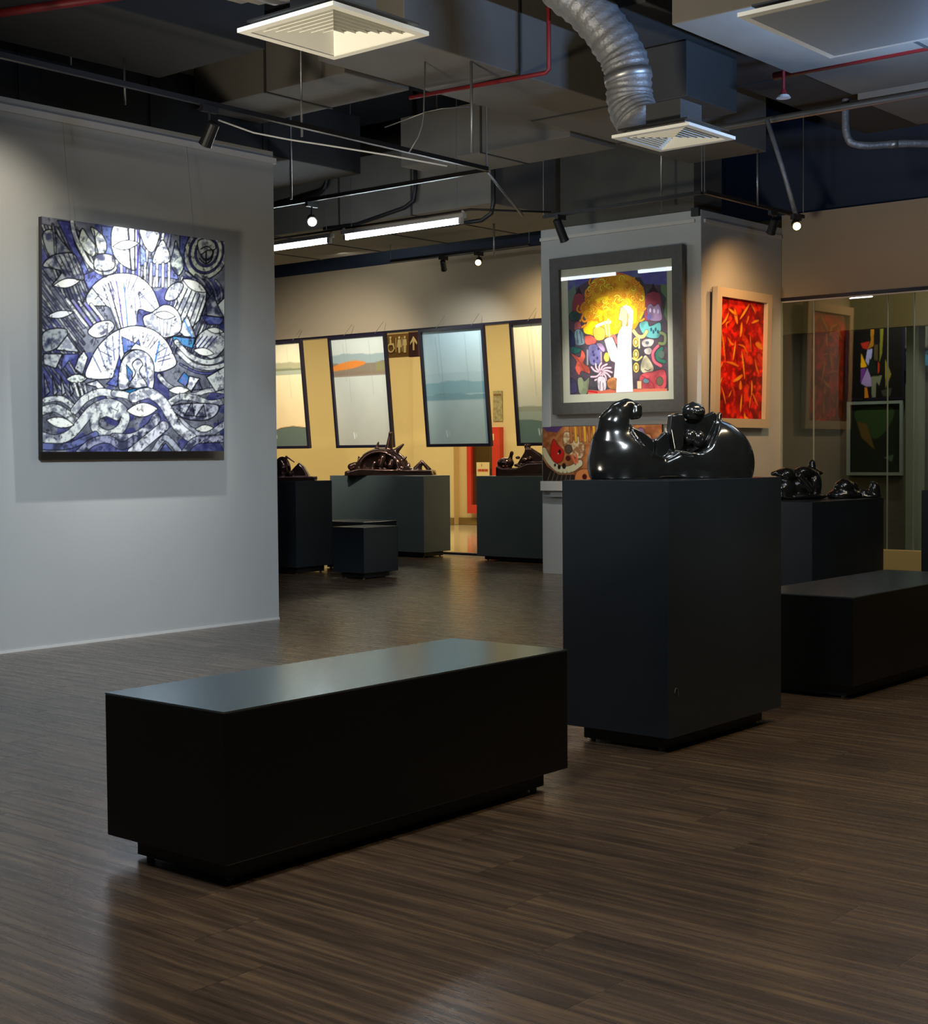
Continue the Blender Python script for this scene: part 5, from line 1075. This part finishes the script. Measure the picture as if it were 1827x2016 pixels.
def lumps(items, base=None):
    def F(X, Y, Z):
        d = None
        for it in items:
            c = ell(X, Y, Z, it[0], it[1]) if len(it) == 2 else cap(X, Y, Z, *it)
            d = c if d is None else smin(d, c, 0.015)
        return np.maximum(d, -Z)
    return F
A = lumps([((-0.16, 0, 0.08), (0.11, 0.10, 0.11)), ((-0.14, -0.02, 0.21), (0.09, 0.07, 0.06)), ((-0.03, 0.02, 0.10), (0.10, 0.10, 0.10)), ((0.02, -0.04, 0.23), (0.10, 0.06, 0.05)), ((0.13, 0, 0.12), (0.07, 0.09, 0.14)), ((0.12, 0, 0.25), (0.12, 0, 0.31), 0.04, 0.028), ((0.10, 0, 0.26), (0.20, -0.02, 0.22), 0.03, 0.015), ((-0.26, 0, 0.22), (-0.15, 0, 0.24), 0.02, 0.03), ((-0.05, -0.08, 0.20), (0.05, -0.1, 0.08), 0.03, 0.03), ((0.0, 0, 0.02), (0.26, 0.12, 0.04))])
sculpture('dark_sculpture', 'tallest of the three small dark sculptures, knotted and shiny, nearest the tall plinth', A, (-0.32, -0.16, -0.01), (0.30, 0.16, 0.36), 0.009, M['bronze'], (11.46, 5.90, 0.9305), math.radians(-32))
Bf = lumps([((0.0, 0, 0.02), (0.19, 0.11, 0.06)), ((0, 0, 0.08), (0.11, 0.09, 0.07)), ((-0.10, 0, 0.04), (-0.02, 0, 0.13), 0.03, 0.02), ((0.0, 0, 0.12), (0.12, 0.0, 0.10), 0.02, 0.02), ((0.12, 0, 0.1), (0.16, 0, 0.02), 0.02, 0.03), ((0, -0.07, 0.02), (0, -0.06, 0.06), 0.03, 0.02)])
sculpture('dark_sculpture', 'low domed dark sculpture with sharp glints, middle of the three small ones', Bf, (-0.22, -0.14, -0.01), (0.22, 0.14, 0.18), 0.008, M['bronze'], (11.84, 5.67, 0.9305), math.radians(-45), 0.82)
Cf = lumps([((-0.07, 0, 0.03), (0.07, 0.06, 0.05)), ((0.06, 0, 0.05), (0.07, 0.06, 0.09)), ((0.05, 0, 0.1), (0.03, 0, 0.14), 0.03, 0.015), ((0, 0, 0.01), (0.14, 0.08, 0.03))])
sculpture('dark_sculpture', 'smallest two-humped dark sculpture at the right end of the black plinth', Cf, (-0.17, -0.10, -0.01), (0.17, 0.10, 0.18), 0.008, M['bronze'], (12.02, 5.52, 0.9305), math.radians(-50), 0.74)

for n in ('dark_sculpture.001', 'dark_sculpture.002'):
    for vtx in bpy.data.objects[n].data.vertices: vtx.co.z *= 1.35
